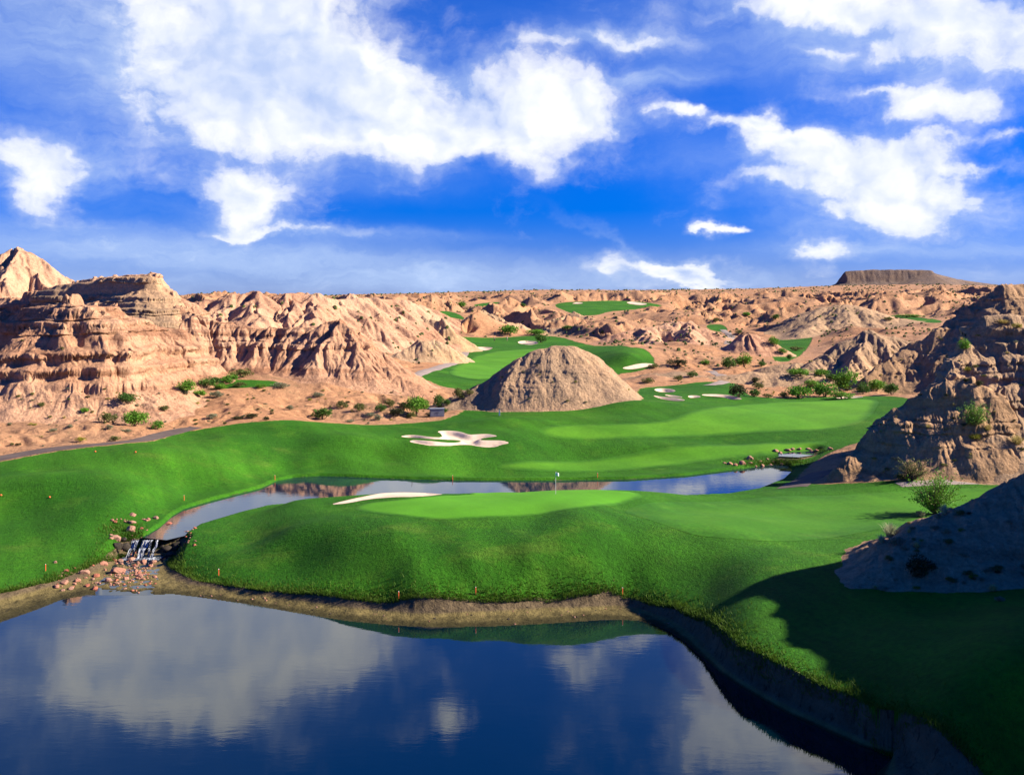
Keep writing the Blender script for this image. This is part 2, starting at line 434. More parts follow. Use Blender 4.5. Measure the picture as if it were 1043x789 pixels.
GRASS = {
    'main': on_land([(-260, 0, 100), (-150, 0, 116), (0, 470), (40, 461.5), (80, 457.5), (120, 455), (155, 449), (180, 442), (200, 438.5), (250, 433), (300, 430), (340, 430.5), (380, 433), (430, 431), (455, 428), (0 + 480, 0, 178), (600, 0, 190), (652, 405),
                     (648, 398), (660, 394), (690, 391.5), (735, 389.5), (752, 391), (757, 400), (780, 405.5), (850, 403), (905, 403), (935, 0, 182), (935, 0, 150), (830, 0, 139), (815, 0, 130), (806, 0, 121), (850, 0, 117), (985, 0, 114.5), (1043, 0, 115.5), (1300, 0, 118), (1400, 0, 60), (1300, 0, 38), (-300, 0, 38)], lo=70, sm=1),
    'far_fairway': on_land([(425, 383), (440, 377), (462, 369), (475, 359), (471, 351), (446, 345.5), (460, 341.5), (480, 344), (560, 341.5), (578, 345), (600, 351), (640, 353), (665, 361), (668, 372), (655, 378), (620, 381), (560, 393), (500, 399), (460, 395), (440, 390)], lo=195),
    'upper': on_land([(560, 309.5), (590, 307), (640, 306.3), (675, 310), (680, 316), (650, 315), (622, 317), (605, 322), (580, 320)], lo=560, hi=1200),
    'right_valley': on_land([(783, 347), (800, 341), (826, 340), (828, 346), (820, 357), (808, 367), (788, 369), (784, 357)], lo=240),
    'tee': on_land([(190, 392), (230, 387), (278, 387.5), (290, 391), (280, 394), (230, 396), (198, 397)], lo=150),
    'ridge_left': on_land([(478, 311), (500, 307.5), (523, 307.5), (520, 311), (495, 313)], lo=600, hi=1300),
    'ridge_mid': on_land([(436, 318), (452, 316), (468, 320), (475, 326), (462, 324), (448, 321)], lo=380, hi=1300),
    'bench': on_land([(884, 322), (910, 320.5), (935, 323), (962, 327), (955, 330), (925, 327), (900, 325)], lo=380),
    'gap': on_land([(718, 331), (735, 330), (742, 335), (738, 339), (722, 336)], lo=380),
    'gap_right': on_land([(800, 331), (815, 326), (822, 328), (812, 333), (800, 336)], lo=380),
}
BUNKERS = {
    'star': on_land([(407, 445), (415, 443), (424, 443), (438, 446), (451, 446.5), (449, 442), (445, 440), (452, 439), (465, 439.5), (472, 441.5), (478, 444), (487, 443.5), (497, 443.3), (508, 445.5), (500, 446.4), (491, 447.6), (489, 449.3), (497, 449.3), (512, 449), (520, 451), (510, 452.5), (505, 454.5), (496, 455.4), (486, 454.6), (478, 453.4), (466, 454), (456, 455.8), (440, 455.8), (430, 454), (420, 452), (416.5, 450.5), (421, 449), (432, 450), (445, 451.5), (460, 452.2), (471, 450.8), (466, 449.2), (452, 448.6), (440, 448.5), (428, 447), (415, 446)], lo=100, sm=1),
    'green_side': on_land([(335, 515.5), (350, 512), (372, 507.5), (392, 504.5), (452, 503.8), (446, 506.5), (425, 509), (400, 509.3), (375, 510.7), (355, 514.3)], lo=92, sm=1),
    'oval': on_land([(665, 397.5), (676, 396), (690, 398.5), (684, 400.5), (670, 400)], lo=150),
    'twin_front': on_land([(664, 402.5), (675, 404), (690, 405.5), (700, 407.5), (690, 409), (680, 407.5), (670, 405.5)], lo=150),
    'twin_back': on_land([(674, 401.7), (690, 403.4), (697, 405.5), (686, 405)], lo=150),
    'sliver': on_land([(700, 403.5), (713, 404), (714, 405.5), (702, 405.8)], lo=150),
    'streak': on_land([(714, 402.5), (738, 402.5), (748, 404.5), (758, 406.8), (746, 407.3), (736, 405), (716, 404.2)], lo=150),
    'back_right': on_land([(850, 405), (862, 403.2), (882, 403.5), (874, 405.8), (856, 406.3)], lo=150),
    'far_white': on_land([(467, 350), (476, 350), (478, 354), (472, 355)], lo=230),
    'far_strip': on_land([(480, 354), (494, 353.5), (504, 355), (496, 357), (482, 356.5)], lo=230),
    'far_green': on_land([(526, 347.5), (540, 346.5), (550, 349.5), (544, 351.5), (530, 351)], lo=280),
    'valley': on_land([(631, 375.5), (645, 372), (660, 370), (669, 371), (660, 374.5), (645, 377)], lo=200),
    'upper_one': on_land([(581, 309.5), (588, 308), (595, 308.8), (590, 310.2)], lo=560, hi=1200),
    'upper_two': on_land([(637, 308), (645, 307.2), (652, 308.5), (661, 310), (652, 311), (642, 310)], lo=560, hi=1200),
}
PATHS = {}
FAIRWAY = {
    'strip_back': on_land([(546, 442), (552, 437), (575, 434), (640, 431.5), (680, 428.5), (705, 419.5), (745, 412), (800, 408), (870, 407), (898, 407), (890, 420), (878, 431), (850, 437), (790, 440), (740, 444), (640, 448), (565, 448)], lo=100),
    'strip_front': on_land([(503, 474.5), (515, 470), (560, 466), (620, 463), (700, 457), (770, 451), (850, 446), (830, 456), (780, 462), (720, 470), (680, 475), (600, 480), (525, 479)], lo=100),
    'far_strip': on_land([(452, 380), (470, 367), (500, 358), (545, 355), (590, 356), (565, 372), (530, 384), (480, 388)], lo=195),
    'sunlit_mown_strip': on_land([(662, 511), (700, 511), (760, 508.5), (830, 506), (900, 503), (985, 498), (1043, 494), (1043, 506), (985, 517), (925, 532), (880, 543), (830, 550), (780, 550), (730, 546), (690, 539), (655, 528), (630, 519)], lo=80),  # mown edge along the crest; brightness of the sunlit flat painted as paler turf
    'left_strip': on_land([(180, 470), (230, 452), (300, 440), (360, 441), (330, 452), (280, 464), (230, 474)], lo=85),
}
GREEN = on_land([(358, 519), (372, 513), (410, 511), (450, 507), (480, 501.5), (540, 499), (620, 499), (648, 501), (656, 506), (640, 511), (620, 515), (590, 517.5), (560, 521.5), (530, 525.5), (480, 529), (440, 530), (400, 526), (372, 522)], lo=88)

def grass_sd(x, y):
    d = np.full(x.shape, -1e3)
    for p in GRASS.values():
        d = np.maximum(d, poly_sd(x, y, p, 40))
    return d

def far_hills(x, y):
    """rolling badland masses before erosion"""
    k = sst(y, 300, 480) * (1 - 0.85 * sst(y, 800, 1200)) * (1 - 0.9 * sst(y, 1800, 2600))
    wx = x + 25 * fbm(x / 90, y / 90, 61, 2); wy = y + 25 * fbm(x / 90, y / 90, 71, 2)
    m = ridged(wx / 95, wy / 120, 41, 3, 0.5)
    px = x / y * F + CX
    for (qx, qY, dx, dl) in ((630, 640, 55, .20), (735, 480, 40, .16), (925, 420, 50, .14)):
        k = k * (1 - 0.8 * np.exp(-((px - qx) / dx) ** 2 - (np.log(y / qY) / dl) ** 2))
    return k * (m - 0.52) * 20.0

def desert_base(x, y, gsd=None):
    z = G0(x, y)
    if gsd is None:
        gsd = grass_sd(x, y)
    k = sst(-gsd, 2, 22) * sst(y, 190, 320)
    ks = sst(-gsd, 0.5, 9)
    near = fbm(x / 14, y / 14, 5, 3)
    return z + k * far_hills(x, y) + ks * near * 1.7 * (1 - 0.5 * sst(y, 250, 500))

def chunked(fn, x, y, n=120000):
    sh = x.shape; x = x.ravel(); y = y.ravel(); out = np.empty(x.shape)
    for i in range(0, x.size, n):
        out[i:i + n] = fn(x[i:i + n], y[i:i + n])
    return out.reshape(sh)

MOUNDS = [(355, 143, 5, 4, 0.9), (395, 137, 4, 3, -0.5), (300, 150, 9, 4, 0.5), (240, 139, 6, 5, 0.7), (150, 126, 7, 5, 0.7), (60, 112, 9, 4, 0.8), (10, 104, 6, 4, -0.5), (110, 104, 5, 4, 0.5), (520, 158, 7, 4, 0.8), 
    (650, 172, 6, 5, 0.7), (700, 146, 12, 3, 0.5), (590, 143, 14, 3, -0.4), (300, 91, 4, 3, 0.6), (250, 93, 3, 3, -0.4), (200, 118, 6, 4, -0.4)]
def _land(x, y):
    gsd = grass_sd(x, y)
    ks = sst(-gsd, 0.4, 8)
    z = desert_base(x, y, gsd)
    far = y > 270
    if far.any():
        xs, ys = x[far], y[far]
        g2 = gsd[far]
        _, e, st = erode(xs, ys, lambda a, b: G0(a, b) + far_hills(a, b), 1 / 48, 3.6, 4, 17, 0.52, 2.0)
        amp = sst(-g2, 2, 22) * (1 - 0.72 * sst(ys, 850, 1250))
        z[far] += e * amp * sst(ys, 270, 380)
    nr = y < 330
    if nr.any():
        xs, ys = x[nr], y[nr]
        _, e, st = erode(xs, ys, lambda a, b: G0(a, b) + fbm(a / 14, b / 14, 5, 3) * 1.7, 1 / 8, 0.75, 3, 3)
        z[nr] += (e * 1.1 + 0.10 * fbm(xs / 1.3, ys / 1.3, 9, 3)) * ks[nr]
    # lawn: gentle mounding
    kg = 1 - ks
    for (mx, mY, rx, ry, mh) in MOUNDS:
        z += kg * mh * np.exp(-((x - X(mx, mY)) / rx) ** 2 - ((y - mY) / ry) ** 2)
    z += kg * (0.34 * fbm(x / 19, y / 13, 23, 2) + 0.02 * fbm(x / 3, y / 3, 29, 2)) * sst(y, 50, 80)
    # bunkers are hollows
    for nm, p in BUNKERS.items():
        d = poly_sd(x, y, p, 6)
        z += np.where(d > -1.2, 0.10 * sst(d, -1.2, -0.05) - (0.2 if nm == 'green_side' else 0.6) * sst(d, -0.05, 1.3), 0)
    # pond
    d = poly_sd(x, y, pond_w, 30)
    n_ = fbm(x / 2.2, y / 2.2, 77, 2) * 0.25
    z = np.where(d > 0, POND_Z - 0.15 - 0.5 * sst(d, 0, 3), z)
    dn = np.maximum(-d, 0)
    edge = POND_Z + 0.32 + 0.1 * n_
    step = sst(dn, 0.0, 0.55)
    z = np.where((d <= 0) & (d > -12), (POND_Z - 0.15) * (1 - step) + step * (edge + (z - edge) * sst(dn, 0.3, 6.0)), z)
    # lake bank
    nl = y < 105
    if nl.any():
        xs, ys = x[nl], y[nl]
        zz = z[nl]
        w = 0.35 * fbm(xs / 3.5, ys / 3.5, 88, 3)
        ds = poly_sd(xs, ys, shore_w) ; dl = poly_sd(xs, ys, lip_w) + w
        inl = ds > 0
        bank = (dl > 0) & ~inl
        t = np.clip(-ds / (np.maximum(-ds, 0) + np.maximum(dl, 0) + 1e-6), 0, 1)
        prof = 0.22 * sst(t, 0, 0.55) + 0.78 * sst(t + 0.05 * fbm(xs / .8, ys / .8, 90, 2), 0.55, 0.97)
        zz = np.where(bank, np.maximum(zz, 0.45) * prof * 1.0 + 0.04 * fbm(xs / 0.7, ys / 0.7, 91, 3) * sst(t, .05, .2), zz)
        zz = np.where(inl, -0.04 - 1.4 * sst(ds, 0, 9), zz)
        z[nl] = zz
    return z

# stream bed between the left fall and the lake, upper pool on the right: cut into the land afterwards
CASC = [(X(p, YZ(q, z)), YZ(q, z)) for p, q, z in [(118, 600, 0.02), (100, 590, .25), (112, 575, .3), (130, 563, .3), (148, 556, .9), (172, 556, .9), (181, 553, 1.2), (178, 563, .5), (170, 575, .3), (166, 588, .2), (160, 600, 0.02)]]
UPOOL = [(X(p, YZ(q, UP_Z)), YZ(q, UP_Z)) for p, q in [(796, 464.5), (812, 465), (826, 462.8), (827, 459.6), (806, 461)]]

def land(x, y):
    z = _land(x, y)
    d = poly_sd(x, y, CASC, 8)
    yf = YZ(555, 1.0)
    m = d > -1.6
    if m.any():
        yy = y[m]
        bed = np.interp(yy, [78, 83, 88.5, 95.9, 96.6, 99.0, 102], [-0.06, -0.02, 0.20, 0.30, 0.75, 1.50, 1.5]) + 0.10 * fbm(x[m] / 0.9, yy / 0.9, 55, 3)
        k = sst(d[m], -1.6, 0.1)
        z[m] = z[m] * (1 - k) + np.minimum(bed, np.maximum(z[m], bed)) * k
    d = poly_sd(x, y, UPOOL, 8)
    m = d > -2.0
    if m.any():
        k = sst(d[m], -2.0, 0.05)
        z[m] = z[m] * (1 - k) + (UP_Z - 0.12 - 0.3 * sst(d[m], 0, 1)) * k
    return z

def L(x, y):
    return chunked(land, np.asarray(x, float), np.asarray(y, float))

# ------------------------------------------------------------------ mesh and object helpers
def mesh_np(name, v, f, smooth=True):
    me = bpy.data.meshes.new(name)
    v = np.asarray(v, np.float32); f = np.asarray(f, np.int32)
    k = f.shape[1]
    me.vertices.add(len(v)); me.vertices.foreach_set('co', v.ravel())
    me.loops.add(f.size); me.loops.foreach_set('vertex_index', f.ravel())
    me.polygons.add(len(f)); me.polygons.foreach_set('loop_start', np.arange(0, f.size, k, dtype=np.int32))
    me.polygons.foreach_set('use_smooth', np.full(len(f), smooth))
    me.update(calc_edges=True)
    return me

def obj(name, me, mat=None, parent=None):
    o = bpy.data.objects.new(name, me)
    COL.objects.link(o)
    if mat is not None and me is not None and not me.materials:
        me.materials.append(mat)
    if parent is not None:
        o.parent = parent
    return o

def tag(o, label=None, cat=None, group=None, kind=None):
    if label: o['label'] = label
    if cat: o['category'] = cat
    if group: o['group'] = group
    if kind: o['kind'] = kind
    return o

def root(name, loc, label, cat, group=None, rz=0.0, sc=1.0):
    o = bpy.data.objects.new(name, None)
    COL.objects.link(o)
    o.empty_display_size = 0.3
    o.location = loc; o.rotation_euler = (0, 0, rz); o.scale = (sc, sc, sc) if not isinstance(sc, tuple) else sc
    return tag(o, label, cat, group)

def dup(src, loc, rz=0.0, sc=1.0, label=None, cat=None, group=None):
    r = src.copy(); COL.objects.link(r)
    r.location = loc; r.rotation_euler = (0, 0, rz); r.scale = (sc, sc, sc) if not isinstance(sc, tuple) else sc
    for key, val in (('label', label), ('category', cat), ('group', group)):
        if val: r[key] = val
    for ch in list(src.children):
        c = ch.copy(); COL.objects.link(c); c.parent = r
        for g in list(ch.children):
            d = g.copy(); COL.objects.link(d); d.parent = c
    return r

def grid_faces(nr, nc, keep=None):
    i = np.arange(nr - 1)[:, None] * nc + np.arange(nc - 1)[None]
    f = np.stack([i, i + 1, i + nc + 1, i + nc], -1).reshape(-1, 4)
    if keep is not None:
        f = f[keep.ravel()]
    return f

def compact(v, f):
    used = np.unique(f)
    mp = np.full(len(v), -1); mp[used] = np.arange(len(used))
    return v[used], mp[f], used

# ------------------------------------------------------------------ materials
def new_mat(name):
    m = bpy.data.materials.new(name)
    m.use_nodes = True
    t = m.node_tree
    b = t.nodes['Principled BSDF']
    return m, NT(t), b

def pos(N):
    return N.n('ShaderNodeNewGeometry').outputs['Position']

def bump(N, h, dist, strength=1.0, normal=None):
    nd = N.n('ShaderNodeBump')
    nd.inputs['Distance'].default_value = dist
    nd.inputs['Strength'].default_value = strength
    N.put(nd.inputs['Height'], h)
    if normal is not None:
        N.put(nd.inputs['Normal'], normal)
    return nd.outputs[0]

def rock_mat(name, a, b, c, band=0.6, bump_d=0.55, speck=0.35):
    """a main, b paler, c darker beds"""
    m, N, bs = new_mat(name)
    p = pos(N)
    x, y, z = N.sep(p)
    w = N.noise(p, 0.06, 3, 0.5)
    zz = N.m('ADD', z, N.m('MULTIPLY', w, 5.0))
    beds = N.noise(N.comb(N.m('MULTIPLY', x, 0.012), N.m('MULTIPLY', y, 0.012), N.m('MULTIPLY', zz, 0.55)), 1.0, 5, 0.65)
    big = N.noise(p, 0.045, 4, 0.55)
    fine = N.noise(p, 1.1, 6, 0.7)
    grit = N.noise(p, 3.2, 4, 0.75)
    col = N.mix(N.smooth(big, 0.35, 0.65), a, b)
    col = N.mix(N.m('MULTIPLY', N.smooth(beds, 0.52, 0.66), band), col, c)
    col = N.mix(N.m('MULTIPLY', N.smooth(beds, 0.42, 0.30), band), col, b)
    k = N.m('MULTIPLY_ADD', N.m('SUBTRACT', fine, 0.5), 1.1, 1.0)
    k = N.m('MULTIPLY', k, N.m('MULTIPLY_ADD', N.m('SUBTRACT', grit, 0.5), 1.3, 1.0))
    col = N.mix(1.0, col, N.comb(k, k, k), 'MULTIPLY')
    sp = N.m('MULTIPLY', N.smooth(N.noise(p, 1.9, 3, 0.6), 0.60, 0.72), speck)
    col = N.mix(sp, col, (0.06, 0.055, 0.03))
    N.put(bs.inputs['Base Color'], col)
    bs.inputs['Roughness'].default_value = 0.95
    bs.inputs['Specular IOR Level'].default_value = 0.15
    h = N.m('ADD', N.m('MULTIPLY', N.noise(p, 0.55, 7, 0.68), 1.0), N.m('MULTIPLY', grit, 0.25))
    N.put(bs.inputs['Normal'], bump(N, h, bump_d, 1.0))
    return m

ROCK = {
    'orange': rock_mat('orange_clay', (0.325, 0.172, 0.098), (0.42, 0.25, 0.152), (0.20, 0.092, 0.050), 0.65),
    'pink': rock_mat('pink_clay', (0.355, 0.192, 0.115), (0.45, 0.275, 0.17), (0.25, 0.122, 0.07), 0.45),
    'grey': rock_mat('grey_clay', (0.26, 0.175, 0.105), (0.38, 0.245, 0.14), (0.18, 0.125, 0.08), 0.5),
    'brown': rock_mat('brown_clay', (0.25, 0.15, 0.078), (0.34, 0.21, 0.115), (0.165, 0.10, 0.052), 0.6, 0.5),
    'pale': rock_mat('pale_clay', (0.36, 0.235, 0.125), (0.43, 0.30, 0.185), (0.30, 0.17, 0.09), 0.4),
    'tan': rock_mat('tan_clay', (0.25, 0.172, 0.108), (0.37, 0.235, 0.135), (0.19, 0.135, 0.09), 0.35),
    'mesa': rock_mat('mesa_rock', (0.13, 0.095, 0.08), (0.19, 0.13, 0.09), (0.10, 0.075, 0.065), 0.6, 1.2, 0.5),
}

def grass_colour(N, p):
    x, y, z = N.sep(p)
    n1 = N.noise(p, 0.05, 4, 0.55); n2 = N.noise(p, 0.30, 5, 0.65); n3 = N.noise(p, 2.6, 5, 0.78)
    gc = N.mix(N.smooth(n1, 0.35, 0.68), (0.018, 0.092, 0.003), (0.036, 0.140, 0.005))
    gc = N.mix(N.m('MULTIPLY', N.smooth(n2, 0.5, 0.75), 0.6), gc, (0.056, 0.148, 0.008))
    pt = N.noise(N.comb(N.m('MULTIPLY', x, 0.5), y, z), 0.14, 6, 0.7)
    gc = N.mix(N.m('MULTIPLY', N.smooth(pt, 0.56, 0.72), 0.5), gc, (0.085, 0.155, 0.016))
    gc = N.mix(N.m('MULTIPLY', N.smooth(pt, 0.44, 0.30), 0.45), gc, (0.011, 0.060, 0.003))
    k = N.m('MULTIPLY_ADD', N.m('SUBTRACT', n3, 0.5), 1.7, 1.0)
    w = N.m('MULTIPLY', N.m('SUBTRACT', N.noise(p, 0.03, 2, 0.5), 0.5), 30.0)
    mow = N.m('SINE', N.m('ADD', N.m('ADD', N.m('MULTIPLY', x, 0.9), N.m('MULTIPLY', y, 0.55)), w))
    k = N.m('MULTIPLY', k, N.m('MULTIPLY_ADD', N.m('MULTIPLY', mow, N.smooth(N.noise(p, 0.02, 2, 0.5), 0.4, 0.6)), 0.10, 1.0))
    st = N.noise(N.comb(N.m('MULTIPLY', N.m('ADD', x, N.m('MULTIPLY', y, 0.5)), 0.55), N.m('MULTIPLY', N.m('SUBTRACT', y, N.m('MULTIPLY', x, 0.5)), 0.03), 0.0), 1.0, 3, 0.6)
    k = N.m('MULTIPLY', k, N.m('MULTIPLY_ADD', N.m('SUBTRACT', st, 0.5), 0.7, 1.0))
    return N.mix(1.0, gc, N.comb(k, k, k), 'MULTIPLY')

def ground_mat():
    m, N, bs = new_mat('ground')
    p = pos(N)
    x, y, z = N.sep(p)
    g = N.n('ShaderNodeAttribute', attribute_name='grass').outputs['Fac']
    mud = N.n('ShaderNodeAttribute', attribute_name='mud').outputs['Fac']
    edge = N.m('MULTIPLY', N.m('SUBTRACT', N.noise(p, 0.9, 4, 0.6), 0.5), 1.6)
    isg = N.smooth(N.m('ADD', g, edge), -0.25, 0.25)
    gc = grass_colour(N, p)
    # desert dirt with pebbles and straw
    d1 = N.noise(p, 0.03, 4, 0.55); d2 = N.noise(p, 0.8, 6, 0.7)
    dc = N.mix(N.smooth(d1, 0.35, 0.65), (0.37, 0.19, 0.095), (0.29, 0.165, 0.092))
    dc = N.mix(N.m('MULTIPLY', N.smooth(N.noise(p, 0.012, 3, 0.5), 0.45, 0.6), 0.6), dc, (0.36, 0.20, 0.11))
    kd = N.m('MULTIPLY_ADD', N.m('SUBTRACT', d2, 0.5), 1.5, 1.0)
    dc = N.mix(1.0, dc, N.comb(kd, kd, kd), 'MULTIPLY')
    dc = N.mix(N.m('MULTIPLY', N.smooth(N.noise(p, 0.5, 3, 0.6), 0.58, 0.70), 0.45), dc, (0.11, 0.10, 0.045))
    dc = N.mix(N.m('MULTIPLY', N.smooth(N.noise(p, 1.7, 2, 0.6), 0.62, 0.70), 0.5), dc, (0.05, 0.05, 0.025))
    # bank: dark wet foot, pale dry beach, crumbly cut face
    mz = N.m('ADD', z, N.m('MULTIPLY', N.m('SUBTRACT', d2, 0.5), 0.12))
    mc = N.mix(N.smooth(mz, 0.02, 0.16), (0.040, 0.034, 0.012), (0.15, 0.118, 0.045))
    mc = N.mix(N.smooth(mz, 0.2, 0.38), mc, (0.115, 0.085, 0.048))
    mc = N.mix(1.0, mc, N.comb(kd, kd, kd), 'MULTIPLY')
    mc = N.mix(N.m('MULTIPLY', N.smooth(N.noise(N.comb(x, y, N.m('MULTIPLY', z, 0.3)), 2.4, 4, 0.7), 0.52, 0.66), N.smooth(mz, 0.25, 0.4)), mc, (0.05, 0.038, 0.022))
    ism = N.smooth(N.m('ADD', mud, N.m('MULTIPLY', edge, 0.22)), -0.06, 0.06)
    col = N.mix(isg, dc, gc)
    col = N.mix(ism, col, mc)
    N.put(bs.inputs['Base Color'], col)
    bs.inputs['Roughness'].default_value = 0.9
    bs.inputs['Specular IOR Level'].default_value = 0.12
    hg = N.m('MULTIPLY', N.noise(p, 3.5, 4, 0.8), 0.20)
    hg = N.m('ADD', hg, N.m('MULTIPLY', N.noise(p, 0.8, 3, 0.6), 0.12))
    hd = N.m('MULTIPLY', N.noise(p, 0.7, 7, 0.7), 0.6)
    isd = N.m('MAXIMUM', N.m('SUBTRACT', 1.0, isg), ism)
    hmix = N.m('ADD', N.m('MULTIPLY', hg, N.m('SUBTRACT', 1.0, isd)), N.m('MULTIPLY', hd, isd))
    N.put(bs.inputs['Normal'], bump(N, hmix, 0.8, 1.0))
    return m

def turf_mat(name, a, b, kk=0.9, stripe=None, soft=1.5, most=1.0):
    m, N, bs = new_mat(name)
    p = pos(N)
    x, y, z = N.sep(p)
    col = N.mix(N.smooth(N.noise(p, 0.09, 4, 0.55), 0.35, 0.65), a, b)
    k = N.m('MULTIPLY_ADD', N.m('SUBTRACT', N.noise(p, 2.2, 5, 0.75), 0.5), kk, 1.0)
    k = N.m('MULTIPLY', k, N.m('MULTIPLY_ADD', N.m('SUBTRACT', N.noise(p, 0.25, 4, 0.6), 0.5), 0.5, 1.0))
    if stripe:
        w = N.m('MULTIPLY', N.m('SUBTRACT', N.noise(p, 0.03, 2, 0.5), 0.5), 10.0)
        s_ = N.m('SINE', N.m('ADD', N.m('ADD', N.m('MULTIPLY', x, stripe[0]), N.m('MULTIPLY', y, stripe[1])), w))
        k = N.m('MULTIPLY', k, N.m('MULTIPLY_ADD', N.smooth(s_, -0.4, 0.4), stripe[2], 1.0 - stripe[2] / 2))
    col = N.mix(1.0, col, N.comb(k, k, k), 'MULTIPLY')
    ins = N.n('ShaderNodeAttribute', attribute_name='inside').outputs['Fac']
    ins = N.m('ADD', ins, N.m('MULTIPLY', N.m('SUBTRACT', N.noise(p, 0.6, 4, 0.6), 0.5), soft * 0.7))
    col = N.mix(N.m('MULTIPLY', N.smooth(ins, 0.0, soft), most), grass_colour(N, p), col)
    N.put(bs.inputs['Base Color'], col)
    bs.inputs['Roughness'].default_value = 0.85
    bs.inputs['Specular IOR Level'].default_value = 0.15
    N.put(bs.inputs['Normal'], bump(N, N.noise(p, 3.0, 4, 0.8), 0.04, 0.8))
    return m

def simple_mat(name, a, b, scale=1.0, rough=0.9, bd=0.05, spec=0.2, var=0.5):
    m, N, bs = new_mat(name)
    p = pos(N)
    n = N.noise(p, scale, 6, 0.65)
    col = N.mix(N.smooth(n, 0.3, 0.7), a, b)
    N.put(bs.inputs['Base Color'], col)
    bs.inputs['Roughness'].default_value = rough
    bs.inputs['Specular IOR Level'].default_value = spec
    if bd:
        N.put(bs.inputs['Normal'], bump(N, N.noise(p, scale * 2.5, 5, 0.7), bd))
    return m

def water_mat(name, deep, ripple, rough=0.02, ior=1.33, spec=0.5):
    m, N, bs = new_mat(name)
    p = pos(N)
    x, y, z = N.sep(p)
    N.put(bs.inputs['Base Color'], deep)
    bs.inputs['Roughness'].default_value = rough
    bs.inputs['IOR'].default_value = ior
    bs.inputs['Specular IOR Level'].default_value = spec
    a = N.noise(N.comb(N.m('MULTIPLY', x, 0.35), y, 0.0), 1.6, 4, 0.6, 0.4)
    b = N.noise(N.comb(N.m('MULTIPLY', x, 0.15), N.m('MULTIPLY', y, 0.5), 3.0), 0.25, 3, 0.5)
    N.put(bs.inputs['Normal'], bump(N, N.m('ADD', N.m('MULTIPLY', a, ripple), N.m('MULTIPLY', b, ripple * 2.5)), 1.0))
    return m

M_GROUND = ground_mat()
M_FAIR = turf_mat('fairway_turf', (0.054, 0.185, 0.006), (0.072, 0.215, 0.008), 0.8, (0.5, 0.35, 0.08), 1.8, 0.95)
M_SUNLIT_TURF = turf_mat('painted_sunlit_turf', (0.046, 0.170, 0.005), (0.066, 0.20, 0.008), 0.8, (0.5, 0.35, 0.08), 5.0, 0.55)  # paler turf with the sunlight of the flat ground put into its colour
M_GREEN = turf_mat('green_turf', (0.066, 0.235, 0.008), (0.076, 0.25, 0.010), 0.28, (1.1, 0.6, 0.06), 1.0, 1.0)
M_SAND = simple_mat('bunker_sand', (0.50, 0.38, 0.28), (0.60, 0.47, 0.36), 0.6, 0.95, 0.05, 0.1)
M_PATH = simple_mat('path_concrete', (0.21, 0.17, 0.15), (0.28, 0.23, 0.20), 0.5, 0.9, 0.02)
M_WATER = water_mat('lake_water', (0.0003, 0.007, 0.014), 0.0018, 0.008, 1.75)
M_POND = water_mat('pond_water', (0.004, 0.014, 0.03), 0.0022, 0.015, 1.5)

# ------------------------------------------------------------------ ground mesh
def build_ground():
    u = np.concatenate([np.linspace(-2.6, -0.98, 30)[:-1], np.linspace(-0.98, -0.53, 70)[:-1], np.linspace(-0.53, 0.53, 920), np.linspace(0.53, 0.98, 70)[1:], np.linspace(0.98, 2.6, 30)[1:]])
    lv = np.concatenate([np.linspace(math.log(16), math.log(46), 60)[:-1], np.linspace(math.log(46), math.log(150), 520)[:-1],
                         np.linspace(math.log(150), math.log(320), 260)[:-1], np.linspace(math.log(320), math.log(1500), 470)[:-1], np.linspace(math.log(1500), math.log(8500), 50)])
    Y = np.exp(lv)
    XX = u[None] * Y[:, None]; YY = np.broadcast_to(Y[:, None], XX.shape).copy()
    ZZ = L(XX, YY)
    nr, nc = XX.shape
    g = chunked(grass_sd, XX, YY)
    g = np.clip(g, -8, 8)
    def mudf(x, y):
        ds = poly_sd(x, y, shore_w); dl = poly_sd(x, y, lip_w) + 0.35 * fbm(x / 3.5, y / 3.5, 88, 3)
        return np.clip(np.where(ds > 0, 5, dl), -5, 5)
    mud = np.full(XX.shape, -5.0)
    nl = YY < 108
    mud[nl] = chunked(mudf, XX[nl], YY[nl])
    dp = chunked(lambda x, y: poly_sd(x, y, pond_w, 8), XX, YY)
    dc = chunked(lambda x, y: np.maximum(poly_sd(x, y, CASC, 8), poly_sd(x, y, UPOOL, 8)), XX, YY)
    mud = np.maximum(mud, np.clip(dp + 0.16, -5, 5)); mud = np.maximum(mud, np.clip(dc + 0.8, -5, 5))
    V = np.stack([XX, YY, ZZ], -1).reshape(-1, 3)
    gf = g.reshape(nr, nc)
    islawn = ((gf[:-1, :-1] + gf[1:, 1:]) > 0) & ~((mud[:-1, :-1] + mud[1:, 1:]) > 0)
    isbank = (mud[:-1, :-1] + mud[1:, 1:]) > 0
    out = []
    for nm, keep, lab, cat in (('lawn', islawn, 'mown green golf grass rolling around the lake and the valley beyond', 'lawn'),
                               ('shore', isbank, 'muddy bank and stream bed along the edge of the water', 'shore'),
                               ('desert_ground', ~islawn & ~isbank, 'pinkish desert dirt and eroded slopes spreading behind the golf course', 'ground')):
        v, f, used = compact(V, grid_faces(nr, nc, keep))
        me = mesh_np(nm, v, f)
        for an, arr in (('grass', g), ('mud', mud)):
            at = me.attributes.new(an, 'FLOAT', 'POINT')
            at.data.foreach_set('value', arr.ravel()[used].astype(np.float32))
        o = obj(nm, me, M_GROUND)
        tag(o, lab, cat, kind='structure')
        out.append(o)
build_ground()

